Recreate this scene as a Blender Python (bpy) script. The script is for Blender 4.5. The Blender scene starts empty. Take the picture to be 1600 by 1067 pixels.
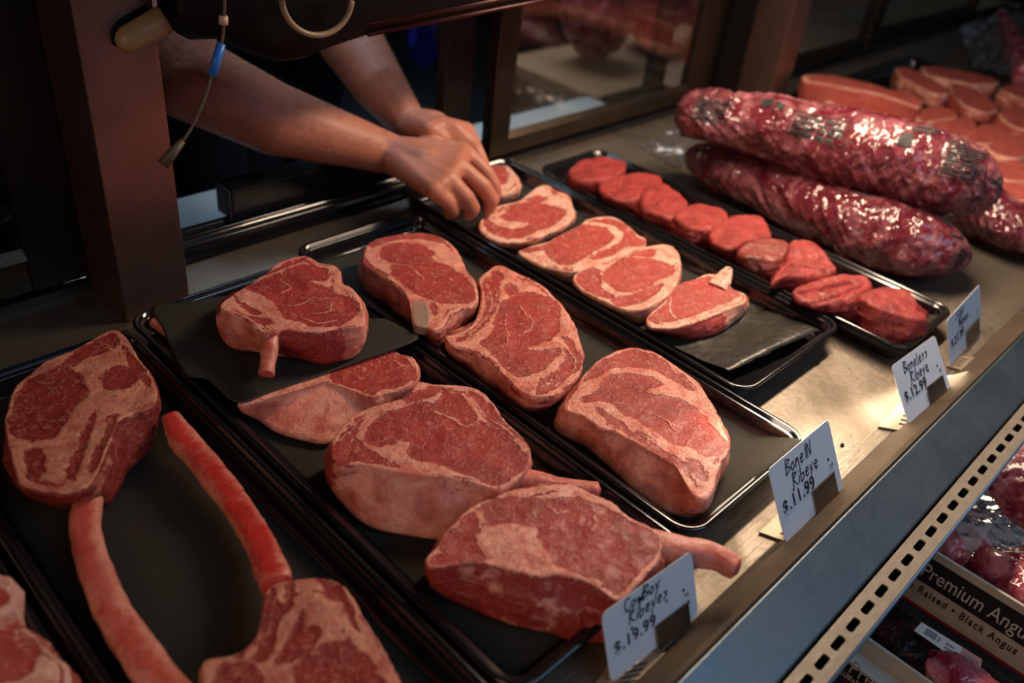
import bpy, bmesh, math, random
import numpy as np
from mathutils import Vector, Matrix
random.seed(7)
C = bpy.context.scene.collection
PI = math.pi

# ---------------------------------------------------------------- camera
F = 1340.5
H = 0.63
R = np.array([[0.7040412, -0.70226898, 0.10556641],
              [-0.34058664, -0.46434175, -0.81754968],
              [0.62315867, 0.53963415, -0.56609916]])
cd = bpy.data.cameras.new('camera'); cam = bpy.data.objects.new('camera', cd); C.objects.link(cam)
M = Matrix(((R[0][0], -R[1][0], -R[2][0], 0), (R[0][1], -R[1][1], -R[2][1], 0), (R[0][2], -R[1][2], -R[2][2], H), (0, 0, 0, 1)))
cam.matrix_world = M
cd.sensor_width = 36; cd.lens = F * 36 / 1600; cd.clip_start = .02; cd.clip_end = 50
cd.dof.use_dof = True; cd.dof.focus_distance = 0.95; cd.dof.aperture_fstop = 2.8
bpy.context.scene.camera = cam

# ---------------------------------------------------------------- world, lights, exposure
w = bpy.data.worlds.new('world'); bpy.context.scene.world = w; w.use_nodes = True
w.node_tree.nodes['Background'].inputs[0].default_value = (.50, .68, .90, 1)
w.node_tree.nodes['Background'].inputs[1].default_value = 0.06
sc = bpy.context.scene
sc.view_settings.view_transform = 'Standard'; sc.view_settings.look = 'None'
sc.view_settings.gamma = 1; sc.view_settings.use_curve_mapping = False
sc.view_settings.exposure = 0.0

def area(name, loc, target, sx, sy, energy, col, spread=PI):
    l = bpy.data.lights.new(name, 'AREA'); l.shape = 'RECTANGLE'; l.size = sx; l.size_y = sy
    l.energy = energy; l.color = col; l.spread = spread
    o = bpy.data.objects.new(name, l); C.objects.link(o); o.location = loc
    z = (Vector(loc) - Vector(target)).normalized(); x = Vector((1, 0, 0)); y = z.cross(x).normalized(); x = y.cross(z)
    o.matrix_world = Matrix(((x[0], y[0], z[0], loc[0]), (x[1], y[1], z[1], loc[1]), (x[2], y[2], z[2], loc[2]), (0, 0, 0, 1)))
    return o
area('case_lamp', (1.04, .52, .70), (1.0, .45, 0), 1.25, .07, 22.5, (1, .75, .55))
area('warm_side_fill', (-.85, .05, .85), (.5, .5, 0),   .8, .5, 5.5, (1, .64, .42))  # unseen warm fill, added for the steak sides toward the viewer
area('shop_daylight', (1.0, -1.3, 1.7), (.9, .1, 0), 1.6, 1.0, 12.5, (.43, .67, 1))
area('lower_shelf_fill', (1.25, .150, -.03), (1.15, -.05, -.2), 1.2, .03, 1.3, (1, .82, .62))  # fill tucked under the vent, added to brighten the lower packages
area('back_room_fill', (1.9, 2.2, 1.3), (1.9, 2.1, 0), 1.6, .5, 5, (.78, .84, 1), 1.5)  # overhead fill added to light the table behind the glass
area('ledge_fill', (1.0, 1.36, .80), (1.0, 1.15, 0), 1.1, .1, 1.3, (.62, .80, 1), 1.2)  # fill added so the pale ledge does not go dark

# ---------------------------------------------------------------- helpers
def un(px, py, z=0.):
    d = R.T @ np.array([px - 800, py - 533.5, F]); t = (z - H) / d[2]
    return np.array([0, 0, H]) + d * t
def unY(px, py, Y):
    d = R.T @ np.array([px - 800, py - 533.5, F]); return np.array([0, 0, H]) + d * (Y / d[1])
def unX(px, py, X):
    d = R.T @ np.array([px - 800, py - 533.5, F]); return np.array([0, 0, H]) + d * (X / d[0])
def cr(ox, oy, s, L):
    return [(ox + x / s, oy + y / s) for x, y in L]

def link(name, me, mat=None, parent=None, smooth=True):
    o = bpy.data.objects.new(name, me); C.objects.link(o)
    if mat: me.materials.append(mat)
    if parent: o.parent = parent
    if smooth and me.polygons: me.polygons.foreach_set('use_smooth', [True] * len(me.polygons))
    return o
def mesh(name, v, f, mat=None, parent=None, smooth=True):
    me = bpy.data.meshes.new(name); me.from_pydata([tuple(map(float, p)) for p in v], [], f); me.update()
    return link(name, me, mat, parent, smooth)
def empty(name, loc=(0, 0, 0)):
    o = bpy.data.objects.new(name, None); C.objects.link(o); o.location = loc; o.empty_display_size = .02; return o
def tag(o, label=None, cat=None, group=None, kind=None):
    if label: o['label'] = label
    if cat: o['category'] = cat
    if group: o['group'] = group
    if kind: o['kind'] = kind
    return o
def struct(o): o['kind'] = 'structure'; return o

class MB:
    """collects boxes, sheets and tubes, builds ONE mesh object"""
    def __init__(s): s.v = []; s.f = []
    def box(s, x0, x1, y0, y1, z0, z1):
        n = len(s.v)
        s.v += [(x, y, z) for z in (z0, z1) for y in (y0, y1) for x in (x0, x1)]
        s.f += [tuple(n + i for i in q) for q in ((0, 2, 3, 1), (4, 5, 7, 6), (0, 1, 5, 4), (2, 6, 7, 3), (0, 4, 6, 2), (1, 3, 7, 5))]
        return s
    def hexa(s, P):
        n = len(s.v); s.v += [tuple(p) for p in P]
        s.f += [tuple(n + i for i in q) for q in ((0, 3, 2, 1), (4, 5, 6, 7), (0, 1, 5, 4), (1, 2, 6, 5), (2, 3, 7, 6), (3, 0, 4, 7))]
        return s
    def profile(s, pts, x0, x1):
        """closed (y,z) polygon extruded along X"""
        n = len(s.v); k = len(pts)
        s.v += [(x0, y, z) for y, z in pts] + [(x1, y, z) for y, z in pts]
        for i in range(k): j = (i + 1) % k; s.f.append((n + i, n + j, n + k + j, n + k + i))
        s.f.append(tuple(n + i for i in reversed(range(k)))); s.f.append(tuple(n + k + i for i in range(k)))
        return s
    def tube(s, pts, r, seg=10, flat=1.0, up=(0, 0, 1)):
        pts = [Vector(p) for p in pts]; rr = r if hasattr(r, '__len__') else [r] * len(pts)
        n0 = len(s.v); k = len(pts)
        for i, p in enumerate(pts):
            t = (pts[min(i + 1, k - 1)] - pts[max(i - 1, 0)]).normalized()
            a = t.cross(Vector(up));
            if a.length < 1e-4: a = t.cross(Vector((1, 0, 0)))
            a.normalize(); b = a.cross(t)
            for j in range(seg):
                th = 2 * PI * j / seg
                s.v.append(tuple(p + a * math.cos(th) * rr[i] + b * math.sin(th) * rr[i] * flat))
        for i in range(k - 1):
            for j in range(seg):
                j2 = (j + 1) % seg
                s.f.append((n0 + i * seg + j, n0 + i * seg + j2, n0 + (i + 1) * seg + j2, n0 + (i + 1) * seg + j))
        s.f.append(tuple(n0 + j for j in reversed(range(seg)))); s.f.append(tuple(n0 + (k - 1) * seg + j for j in range(seg)))
        return s
    def build(s, name, mat, parent=None, smooth=False, bevel=0, loc=None):
        v = s.v
        if loc is not None: v = [(a - loc[0], b - loc[1], c - loc[2]) for a, b, c in v]
        o = mesh(name, v, s.f, mat, parent, smooth)
        if loc is not None: o.location = loc
        if bevel:
            m = o.modifiers.new('b', 'BEVEL'); m.width = bevel; m.segments = 2; m.limit_method = 'ANGLE'
        return o

def vnoise(P, seed=0):
    """smooth value noise, P (n,3) in cells"""
    P = np.asarray(P, float) + seed * 17.31
    i = np.floor(P).astype(np.int64); f = P - i; f = f * f * (3 - 2 * f)
    def h(a, b, c):
        n = (a * 374761393 + b * 668265263 + c * 2147483647 * 3 + seed * 974711) & 0x7fffffff
        n = ((n ^ (n >> 13)) * 1274126177) & 0x7fffffff
        n = (n ^ (n >> 16)) & 0xffff
        return n / 32767.5 - 1
    r = 0
    for dx in (0, 1):
        for dy in (0, 1):
            for dz in (0, 1):
                wt = (f[:, 0] if dx else 1 - f[:, 0]) * (f[:, 1] if dy else 1 - f[:, 1]) * (f[:, 2] if dz else 1 - f[:, 2])
                r = r + wt * h(i[:, 0] + dx, i[:, 1] + dy, i[:, 2] + dz)
    return r
def fbm(P, seed=0, o=3):
    r = 0; a = 1
    for k in range(o): r = r + a * vnoise(np.asarray(P) * 2 ** k, seed + k); a *= .5
    return r / 1.75

# ---------------------------------------------------------------- materials
class NT:
    def __init__(s, name):
        s.m = bpy.data.materials.new(name); s.m.use_nodes = True; s.t = s.m.node_tree
        s.b = s.t.nodes['Principled BSDF']
    def n(s, typ, **kw):
        q = s.t.nodes.new('ShaderNode' + typ)
        for k, v in kw.items(): setattr(q, k, v)
        return q
    def l(s, a, b): s.t.links.new(a, b)
    def set(s, q, i, v):
        if hasattr(v, 'is_linked') or isinstance(v, bpy.types.NodeSocket): s.l(v, q.inputs[i])
        else: q.inputs[i].default_value = v
    def noise(s, scale, detail=4, dist=0., rough=.55, vec=None):
        q = s.n('TexNoise'); s.set(q, 'Scale', scale); s.set(q, 'Detail', detail); s.set(q, 'Distortion', dist); s.set(q, 'Roughness', rough)
        if vec is not None: s.l(vec, q.inputs['Vector'])
        return q.outputs['Fac']
    def math(s, op, a, b=0., c=0., clamp=False):
        q = s.n('Math', operation=op, use_clamp=clamp); s.set(q, 0, a); s.set(q, 1, b); s.set(q, 2, c); return q.outputs[0]
    def rng(s, a, lo, hi, to0=0., to1=1., smooth=True):
        q = s.n('MapRange', interpolation_type='SMOOTHSTEP' if smooth else 'LINEAR')
        s.set(q, 0, a); s.set(q, 1, lo); s.set(q, 2, hi); s.set(q, 3, to0); s.set(q, 4, to1); return q.outputs[0]
    def mix(s, f, a, b):
        q = s.n('Mix', data_type='RGBA'); s.set(q, 0, f)
        for i, v in ((6, a), (7, b)):
            if isinstance(v, bpy.types.NodeSocket): s.l(v, q.inputs[i])
            else: q.inputs[i].default_value = (*v[:3], 1)
        return q.outputs[2]
    def bump(s, h, st=.3, d=.002, nrm=None):
        q = s.n('Bump'); s.set(q, 'Height', h); s.set(q, 'Strength', st); s.set(q, 'Distance', d)
        if nrm is not None: s.l(nrm, q.inputs['Normal'])
        return q.outputs[0]
    def obj(s, scale=None):
        q = s.n('TexCoord').outputs['Object']
        if scale:
            mp = s.n('Mapping'); s.l(q, mp.inputs[0]); mp.inputs['Scale'].default_value = scale; return mp.outputs[0]
        return q
    def P(s, **kw):
        for k, v in kw.items():
            k = {'base': 'Base Color', 'rough': 'Roughness', 'metal': 'Metallic', 'coat': 'Coat Weight', 'coat_rough': 'Coat Roughness',
                 'normal': 'Normal', 'alpha': 'Alpha', 'trans': 'Transmission Weight', 'ior': 'IOR', 'spec': 'Specular IOR Level',
                 'sss': 'Subsurface Weight', 'sss_scale': 'Subsurface Scale', 'emit': 'Emission Color', 'emit_s': 'Emission Strength',
                 'coatn': 'Coat Normal'}[k]
            if isinstance(v, tuple) and len(v) == 3: v = (*v, 1)
            s.set(s.b, k, v)
        return s.m

def simple(name, base, rough=.5, metal=0., coat=0., bs=0, bst=.2, bd=.001, var=0., spec=.5):
    t = NT(name)
    col = base
    if var:
        col = t.mix(t.noise(35, 4, vec=t.obj()), tuple(c * (1 - var) for c in base), tuple(min(1, c * (1 + var)) for c in base))
    t.P(base=col, rough=rough, metal=metal, coat=coat, spec=spec)
    if bs: t.P(normal=t.bump(t.noise(bs, 4, vec=t.obj()), bst, bd))
    return t.m

def steel(name, base, r0, r1, dirscale=(2, 60, 60), grime=.5, bst=.2):
    t = NT(name)
    n1 = t.noise(6, 6, .6, vec=t.obj()); n2 = t.noise(5, 5, vec=t.obj(dirscale)); n3 = t.noise(45, 5, 1.2, vec=t.obj())
    g = t.rng(n1, .42, .7)
    dark = tuple(c * .55 for c in base)
    t.P(base=t.mix(t.math('MULTIPLY', g, grime), base, (dark[0] * 1.1, dark[1], dark[2] * .85)), metal=.92,
        rough=t.math('ADD', t.rng(n1, .3, .75, r0, r1), t.math('MULTIPLY', n3, .10)),
        normal=t.bump(t.math('ADD', t.math('MULTIPLY', n2, .5), n3), bst, .0016))
    return t.m
STEEL = steel('stainless_deck', (.25, .215, .17), .40, .62, grime=.7, bst=.7)
POST = steel('brushed_steel_post', (.30, .19, .16), .26, .40, (60, 60, 2), .35)  # warm base puts the red reflected from the meat into the steel
RAILM = steel('worn_steel_rail', (.20, .25, .28), .32, .5, (2, 60, 60), .3)
DSTEEL = steel('dark_bronze_frame', (.075, .058, .042), .3, .45, (2, 60, 60), .5)
VENT = simple('vent_cream_metal', (.50, .42, .32), .38, .55, bs=120, bst=.4, var=.25)
BLACKP = simple('black_gloss_plastic', (.008, .008, .009), .16, 0, .3, bs=40, bst=.08)
BLACKM = simple('black_metal', (.004, .0035, .0035), .55, 0, bs=60, bst=.1, spec=.12)
FRAMEB = simple('black_frame', (.012, .010, .009), .35, .3, bs=30, bst=.1)
PAPER = simple('black_butcher_paper', (.031, .027, .020), .78, 0, 0, bs=300, bst=.25, var=.15, spec=.25)
WETP = simple('wet_black_paper', (.027, .024, .018), .36, 0, .1, bs=60, bst=.6, bd=.003, var=.2)
CARD = simple('white_price_card', (.70, .74, .80), .35, 0, .1)
INK = simple('blue_black_marker', (.012, .014, .05), .5)
BLACKINK = simple('black_print', (.012, .012, .012), .7)
GREYINK = simple('grey_slider', (.28, .29, .31), .45)
CLIP = simple('tag_clip_metal', (.20, .16, .12), .35, .9)
CLIPW = simple('tag_clip_cream', (.34, .26, .17), .4, .3, var=.2)
WHITEB = simple('white_ledge_board', (.42, .50, .52), .5, var=.1)
DARKWALL = simple('dark_wall', (.020, .022, .026), .7)
FLOORM = simple('dark_floor', (.05, .065, .075), .5, var=.3)
SHIRT = simple('black_cloth', (.010, .010, .012), .85, bs=200, bst=.3)
NAVY = simple('navy_cloth', (.010, .014, .035), .85, bs=200, bst=.3)
GLOVE = simple('blue_glove', (.01, .03, .45), .4, bs=80, bst=.3)
WOOD = simple('tan_board', (.42, .28, .15), .5, var=.2)
TANROD = simple('tan_rod', (.38, .25, .12), .4, var=.1)
BLUEP = simple('blue_sleeve', (.03, .22, .75), .35)
CABLE = simple('grey_brown_cable', (.11, .09, .06), .45)
CREAM = simple('cream_card_box', (.60, .52, .42), .5, var=.06)
TEXTC = simple('cream_print', (.72, .66, .56), .5)
REDL = simple('red_print', (.35, .02, .03), .5)
YEL = simple('yellow_print', (.80, .50, .02), .5)
LABELW = simple('white_label', (.75, .70, .66), .45)
LABELP = simple('pink_label', (.75, .30, .25), .45)
HAIR = simple('dark_hair', (.03, .018, .010), .6)

def glass(name, tint=(.9, .95, 1), rough=.02):
    t = NT(name); out = t.t.nodes['Material Output']
    g = t.n('BsdfGlossy'); g.inputs['Roughness'].default_value = rough
    tr = t.n('BsdfTransparent'); tr.inputs[0].default_value = (*tint, 1)
    fr = t.n('Fresnel'); fr.inputs[0].default_value = 1.5
    bk = t.math('SUBTRACT', 1., t.n('NewGeometry').outputs['Backfacing'])
    mx = t.n('MixShader'); f2 = t.math('MULTIPLY', t.math('MULTIPLY_ADD', fr.outputs[0], 1.5, .03, clamp=True), bk)
    t.l(f2, mx.inputs[0]); t.l(tr.outputs[0], mx.inputs[1]); t.l(g.outputs[0], mx.inputs[2]); t.l(mx.outputs[0], out.inputs[0])
    return t.m
GLASS = glass('door_glass', (.95, .94, .93), .06)
def plastic_film():
    t = NT('clear_bag_film'); out = t.t.nodes['Material Output']
    nrm = t.bump(t.noise(22, 3, 1.2, vec=t.obj()), .7, .008)
    g = t.n('BsdfGlossy'); g.inputs['Roughness'].default_value = .12; t.l(nrm, g.inputs['Normal'])
    d = t.n('BsdfDiffuse'); d.inputs[0].default_value = (.75, .68, .62, 1)
    tr = t.n('BsdfTransparent'); tr.inputs[0].default_value = (.92, .9, .88, 1)
    fr = t.n('LayerWeight'); fr.inputs[0].default_value = .25; t.l(nrm, fr.inputs['Normal'])
    m1 = t.n('MixShader'); m1.inputs[0].default_value = .42; t.l(tr.outputs[0], m1.inputs[1]); t.l(d.outputs[0], m1.inputs[2])
    m2 = t.n('MixShader'); t.l(t.math('MULTIPLY_ADD', fr.outputs['Fresnel'], 0.8, .04, clamp=True), m2.inputs[0]); t.l(m1.outputs[0], m2.inputs[1]); t.l(g.outputs[0], m2.inputs[2])
    t.l(m2.outputs[0], out.inputs[0]); return t.m
FILM = plastic_film()

def meat(name, leanA=(.40, .045, .036), leanB=(.26, .020, .017), fatA=(.92, .39, .28), fatB=(.74, .20, .14), marble=.8, mscale=62,
         thin=.035, rough=.42, coat=.06, bumps=.9, grain=None, nz=1.9, wd=.12):
    t = NT(name); co = t.obj()
    at = t.n('Attribute', attribute_name='fat').outputs['Fac']
    sd = t.n('Attribute', attribute_name='side').outputs['Fac']
    nA = t.noise(85, 6, 1.0, .6, vec=co); nB = t.noise(28, 4, .5, vec=co)
    f = t.rng(t.math('ADD', at, t.math('MULTIPLY', t.math('SUBTRACT', nA, .5), t.math('MULTIPLY', nz, t.math('SUBTRACT', 1., t.math('MULTIPLY', sd, .62))))), .5 - wd, .5 + wd)
    # marbling threads
    n1 = t.noise(mscale, 4, 2.2, .5, vec=co); n2 = t.noise(mscale * .5, 3, 0, .5, vec=co); n3 = t.noise(mscale * 3.2, 3, 1.5, .6, vec=co)
    ridge = t.rng(t.math('ABSOLUTE', t.math('SUBTRACT', n1, .5)), 0., thin, 1., 0.)
    mask = t.rng(n2, .44, .58)
    flecks = t.rng(n3, .57, .62)
    mb = t.math('MULTIPLY', t.math('MAXIMUM', t.math('MULTIPLY', ridge, mask), t.math('MULTIPLY', flecks, .8)), marble)
    mb = t.math('MULTIPLY', mb, t.math('SUBTRACT', 1., t.math('MULTIPLY', sd, .5)))
    lean = t.mix(t.math('MAXIMUM', t.rng(nB, .38, .66), t.math('MULTIPLY', sd, .7)), leanA, leanB)  # sides pushed to the dark lean: side shade put into the colour
    lean = t.mix(t.math('MULTIPLY', t.noise(240, 2, 0, vec=co), .5), lean, tuple(min(1, c * 1.45 + .01) for c in leanA))
    fat = t.mix(t.rng(t.noise(38, 5, .8, vec=co), .38, .68), fatA, fatB)
    redf = t.rng(t.noise(24, 4, .8, vec=co), .46, .66)
    fat = t.mix(t.math('MULTIPLY', sd, t.math('MULTIPLY', redf, .65)), fat, tuple(a * .45 + b * .4 for a, b in zip(leanA, fatB)))
    # thin red smears in the fat
    rr = t.rng(t.math('ABSOLUTE', t.math('SUBTRACT', t.noise(48, 4, 1.6, vec=co), .5)), 0., .02, .5, 0.)
    fat = t.mix(t.math('MULTIPLY', rr, t.math('SUBTRACT', 1., t.math('MULTIPLY', sd, .7))), fat, leanA)
    if grain:
        gv = t.noise(60, 3, .4, vec=t.obj(grain)); lean = t.mix(t.math('MULTIPLY', sd, t.rng(gv, .54, .62, 0, .55)), lean, fatB)
    col = t.mix(t.math('MAXIMUM', f, mb), lean, fat)
    hgt = t.math('ADD', t.math('MULTIPLY', t.noise(170, 4, .6, vec=co), .5), t.math('MULTIPLY', t.math('ADD', f, mb), .35))
    hgt = t.math('ADD', t.math('ADD', hgt, t.math('MULTIPLY', nB, .8)), t.math('MULTIPLY', t.noise(420, 3, .3, vec=co), .28))
    nrm = t.bump(hgt, bumps, .0034)
    t.P(base=col, rough=t.rng(nA, .3, .7, rough - .08, rough + .12), coat=coat, coat_rough=.22, normal=nrm, sss=.12, sss_scale=.004, spec=.38)
    t.b.inputs['Subsurface Radius'].default_value = (1, .3, .2)
    return t.m
MEAT = meat('marbled_beef')
MEATW = meat('cowboy_beef', marble=.6, mscale=52, thin=.026)
MEATD = meat('darker_beef', (.28, .026, .020), (.18, .014, .012), (.74, .30, .19), (.55, .15, .10), .8, 60, .03)  # darker lean and fat, used on the tomahawks
MEATP = meat('boneless_beef', (.43, .062, .048), (.33, .036, .029), (.90, .52, .38), (.78, .32, .22), .6, 50, .026, rough=.38, coat=.10)
MEATN = meat('strip_beef', (.44, .085, .062), (.33, .050, .038), (.84, .44, .32), (.70, .28, .19), .5, 45, .022)
FILET = meat('tenderloin', (.35, .040, .034), (.18, .014, .012), (.62, .13, .095), (.50, .08, .06), .5, 75, .022, rough=.42, coat=.10, bumps=1.3)
FILETD = meat('dark_tenderloin', (.22, .035, .025), (.15, .020, .016), (.55, .25, .18), (.40, .16, .11), .5, 60, .02, rough=.4, coat=.15, bumps=.7, grain=(1, 1, .12))
BONE = meat('rib_bone', (.50, .085, .055), (.44, .055, .035), (.78, .31, .22), (.64, .19, .13), 0, 40, .01, rough=.38, coat=.12, bumps=.6, nz=.8, wd=.34)
BONER = meat('red_rib_bone', (.52, .035, .024), (.40, .020, .014), (.80, .30, .21), (.66, .18, .12), 0, 40, .01, rough=.32, coat=.25, bumps=.6, nz=.8, wd=.34)
CUTBONE = simple('sawn_bone', (.34, .21, .15), .5, bs=260, bst=.5, bd=.001, var=.25)

def vac():
    t = NT('vacuum_packed_beef'); co = t.obj()
    uv = t.n('UVMap').outputs[0]
    n1 = t.noise(11, 4, 1.8, .5, vec=co); n2 = t.noise(8, 3, 1.2, vec=co); n3 = t.noise(40, 5, 1.8, vec=co)
    col = t.mix(t.rng(n1, .40, .60), (.30, .020, .042), (.66, .22, .25))
    col = t.mix(t.math('MULTIPLY', t.rng(n2, .54, .64), .7), col, (.20, .014, .045))
    col = t.mix(t.math('MULTIPLY', t.rng(n3, .56, .66), .35), col, (.85, .42, .36))
    mp = t.n('Mapping'); t.l(uv, mp.inputs[0]); mp.inputs['Scale'].default_value = (16, 5, 1); mp.inputs['Rotation'].default_value = (0, 0, .5)
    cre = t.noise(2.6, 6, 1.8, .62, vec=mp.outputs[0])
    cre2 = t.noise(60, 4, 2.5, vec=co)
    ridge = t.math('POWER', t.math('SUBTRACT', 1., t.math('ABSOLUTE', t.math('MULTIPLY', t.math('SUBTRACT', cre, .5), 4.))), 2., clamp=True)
    col = t.mix(t.math('MULTIPLY', t.rng(cre, .34, .46, 1., 0.), .7), col, (.16, .010, .022))  # dark crimson along creases: crevice shade put into the colour
    nrm = t.bump(t.math('ADD', t.math('MULTIPLY', ridge, .8), t.math('MULTIPLY', cre2, .12)), .95, .013)
    cn = t.bump(t.noise(26, 2, 1.6, vec=co), .55, .010)
    t.P(base=col, rough=.45, coat=1., coat_rough=.07, normal=nrm, coatn=cn, spec=.25)
    return t.m
VAC = vac()
def skinmat():
    t = NT('skin'); co = t.obj()
    n1 = t.noise(14, 4, .4, vec=co); n2 = t.noise(260, 3, 0, vec=co); n3 = t.noise(60, 4, .5, vec=co)
    at = t.n('Attribute', attribute_name='pink').outputs['Fac']
    col = t.mix(t.rng(n1, .35, .7), (.50, .185, .105), (.42, .140, .078))
    col = t.mix(t.math('MULTIPLY', n3, .3), col, (.55, .20, .15))
    t.P(base=col, rough=.48, sss=.15, sss_scale=.006, normal=t.bump(t.math('ADD', n2, t.math('MULTIPLY', n3, 1.2)), .35, .0014))
    t.b.inputs['Subsurface Radius'].default_value = (1, .35, .2)
    return t.m
SKIN = skinmat()

# ================================================================ THE DISPLAY CASE
case = tag(empty('display_case', (.9, .6, 0)), 'long refrigerated stainless steel meat display case with steel deck, posts and slotted front vent', 'display case')
def cpart(mb, name, mat, **kw):
    o = mb.build(name, mat, None, **kw); o.parent = case; o.matrix_parent_inverse = Matrix.Translation((-.9, -.6, 0)); return o
cpart(MB().box(-.7, 3.9, .186, 1.03, -.02, 0), 'deck', STEEL, bevel=.001)
# front lip and sloping rail
cpart(MB().profile([(.1865, -.02), (.1865, 0), (.162, .017), (.157, .018), (.155, .015), (.155, -.02)], -.7, 3.9), 'inner_lip', steel('lip_steel', (.13, .10, .072), .70, .85))
cpart(MB().profile([(.1548, .0165), (.1530, .0165), (.1025, -.004), (.1015, -.008), (.1015, -.02), (.1548, -.02)], -.7, 3.9), 'front_rail', RAILM, bevel=.0008)
# slotted vent strip: a plate with real slots
def slotted():
    cu = bpy.data.curves.new('vent', 'CURVE'); cu.dimensions = '2D'; cu.fill_mode = 'BOTH'; cu.extrude = .0009
    def poly(pts):
        sp = cu.splines.new('POLY'); sp.points.add(len(pts) - 1); sp.use_cyclic_u = True
        for p, q in zip(sp.points, pts): p.co = (q[0], q[1], 0, 1)
    x0, x1 = .25, 2.6
    poly([(x0, 0), (x1, 0), (x1, .026), (x0, .026)])
    x = x0 + .01
    while x < x1 - .04:
        a, b, y0, y1, r = x, x + .0205, .0095, .0170, .0028
        pts = []
        for cx, cy, t0 in ((b - r, y0 + r, -PI / 2), (b - r, y1 - r, 0), (a + r, y1 - r, PI / 2), (a + r, y0 + r, PI)):
            pts += [(cx + r * math.cos(t0 + k * PI / 8), cy + r * math.sin(t0 + k * PI / 8)) for k in range(5)]
        poly(pts); x += .0305
    o = bpy.data.objects.new('tmp', cu); C.objects.link(o); bpy.context.view_layer.update()
    me = bpy.data.meshes.new_from_object(o.evaluated_get(bpy.context.evaluated_depsgraph_get()))
    bpy.data.objects.remove(o)
    return me
vent = link('vent_strip', slotted(), VENT, None, False); vent.location = (0, .0730, -.0105); vent.rotation_euler = (math.radians(4), 0, 0)
vent.parent = case; vent.matrix_parent_inverse = Matrix.Translation((-.9, -.6, 0)); bpy.context.view_layer.update()
cpart(MB().tube([(.25, .0725, -.0125), (2.6, .0725, -.0125)], .0028, 12), 'vent_edge', simple('vent_edge_blue', (.20, .27, .34), .35, .5, bs=80), smooth=True)
cpart(MB().box(.25, 2.6, .0760, .0775, -.060, -.014).box(.25, 2.6, .0985, .100, -.060, -.010).box(.25, 2.6, .0760, .100, -.062, -.060), 'vent_duct', BLACKM)
# posts with their slots
for (px0, px1, y0, y1, rot) in ((.333, .416, .914, 1.03, 0), (1.845, 1.925, .914, 1.03, 0)):
    p = cpart(MB().box(px0, px1, y0, y1, 0.0005, .46), 'post', POST, bevel=.0015)
# shelf-top header; unseen canopy added to shield the case from world light
cpart(MB().box(-.7, 3.9, .9, 1.08, .425, .46), 'header_beam', BLACKM)
cpart(MB().box(-.7, 3.9, .16, 1.09, .78, .80), 'unseen_canopy_top', DSTEEL)
cpart(MB().box(-.7, 3.9, 1.05, 1.09, .46, .78), 'unseen_canopy_back', DSTEEL)
cpart(MB().box(.41, 1.67, .46, .58, .703, .7795), 'lamp_housing', simple('lamp_housing_white', (.6, .58, .54), .5))
# sliding door tracks in the open bay
cpart(MB().profile([(1.012, 0), (1.012, .012), (1.020, .014), (1.024, .008), (1.032, .008), (1.036, .016), (1.044, .016), (1.048, .008), (1.056, .008), (1.060, .018), (1.070, .018), (1.070, -.03), (1.012, -.03)], -.7, 3.9), 'door_track', BLACKP, bevel=.0012)
cpart(MB().box(-.7, .333, 1.072, 1.08, -.03, .42), 'added_dark_panel', BLACKM)  # black panel added behind the left door so its glass stays dark
# bottom reflective seal strip
cpart(MB().box(.42, 1.04, 1.0, 1.011, .0005, .006), 'track_seal', BLACKM, bevel=.001)

# dark overhead housing that hangs in front of the opening, with its uneven lower edge
pr = [(262, 30), (276, 52), (296, 62), (340, 61), (380, 80), (430, 97), (470, 92), (520, 72), (575, 54), (640, 44), (740, 24), (860, -1), (980, -25)]
mb = MB(); n = len(pr)
for i, (x, y) in enumerate(pr):
    a = unY(x, y, .885)
    for (yy, zz) in ((.862, .012), (.885, 0.), (.905, .006), (.908, .05), (.908, .30), (.860, .30), (.858, .03)):
        mb.v.append((a[0], yy, a[2] + zz if zz < .2 else .60))
for i in range(n - 1):
    for j in range(7):
        k = (j + 1) % 7; mb.f.append((i * 7 + j, i * 7 + k, (i + 1) * 7 + k, (i + 1) * 7 + j))
mb.f.append(tuple(range(7))); mb.f.append(tuple(reversed(range((n - 1) * 7, n * 7))))
cpart(mb, 'overhead_housing', BLACKM, smooth=True)
a = unY(575, 38, .862); b = unY(980, -38, .862)
cpart(MB().tube([a, b], .004, 8).tube([a + np.array([0, 0, -.012]), b + np.array([0, 0, -.012])], .003, 8), 'housing_trim', simple('dark_red_trim', (.06, .012, .010), .3, .3), smooth=True)

# sliding glass doors: frame + pane
def door(x0, x1, y, z1, label, st=(.045, .06, .034), fm=FRAMEB, handle=False):
    r = tag(empty('sliding_door', ((x0 + x1) / 2, y, .012)), label, 'sliding door', 'sliding glass doors along the back of the case')
    L = r.location
    def pt(mb, n, m, **kw): o = mb.build(n, m, None, **kw); o.parent = r; o.matrix_parent_inverse = Matrix.Translation(-L); return o
    l, rr, bt = st
    pt(MB().box(x0, x0 + l, y - .012, y + .012, .0185, z1), 'stile', fm, bevel=.002)
    pt(MB().box(x1 - rr, x1, y - .012, y + .012, .0185, z1), 'stile', fm, bevel=.002)
    pt(MB().box(x0 + l, x1 - rr, y - .011, y + .011, .0185, .0185 + bt), 'bottom_rail', DSTEEL, bevel=.002)
    pt(MB().profile([(y - .013, .0185 + bt), (y - .004, .0185 + bt), (y - .004, .0185 + bt + .012)], x0 + l, x1 - rr), 'glazing_bead', DSTEEL)
    pt(MB().box(x0 + l, x1 - rr, y - .011, y + .011, z1 - .03, z1), 'top_rail', fm)
    pt(MB().box(x0 + l - .004, x1 - rr + .004, y - .003, y + .003, .0185 + bt - .004, z1 - .026), 'glass_pane', GLASS)
    return r
door(1.045, 1.74, 1.028, .42, 'closed sliding glass door with bronze frame right of the butcher, raw beef mirrored in it', (.048, .085, .030), DSTEEL)
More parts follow.
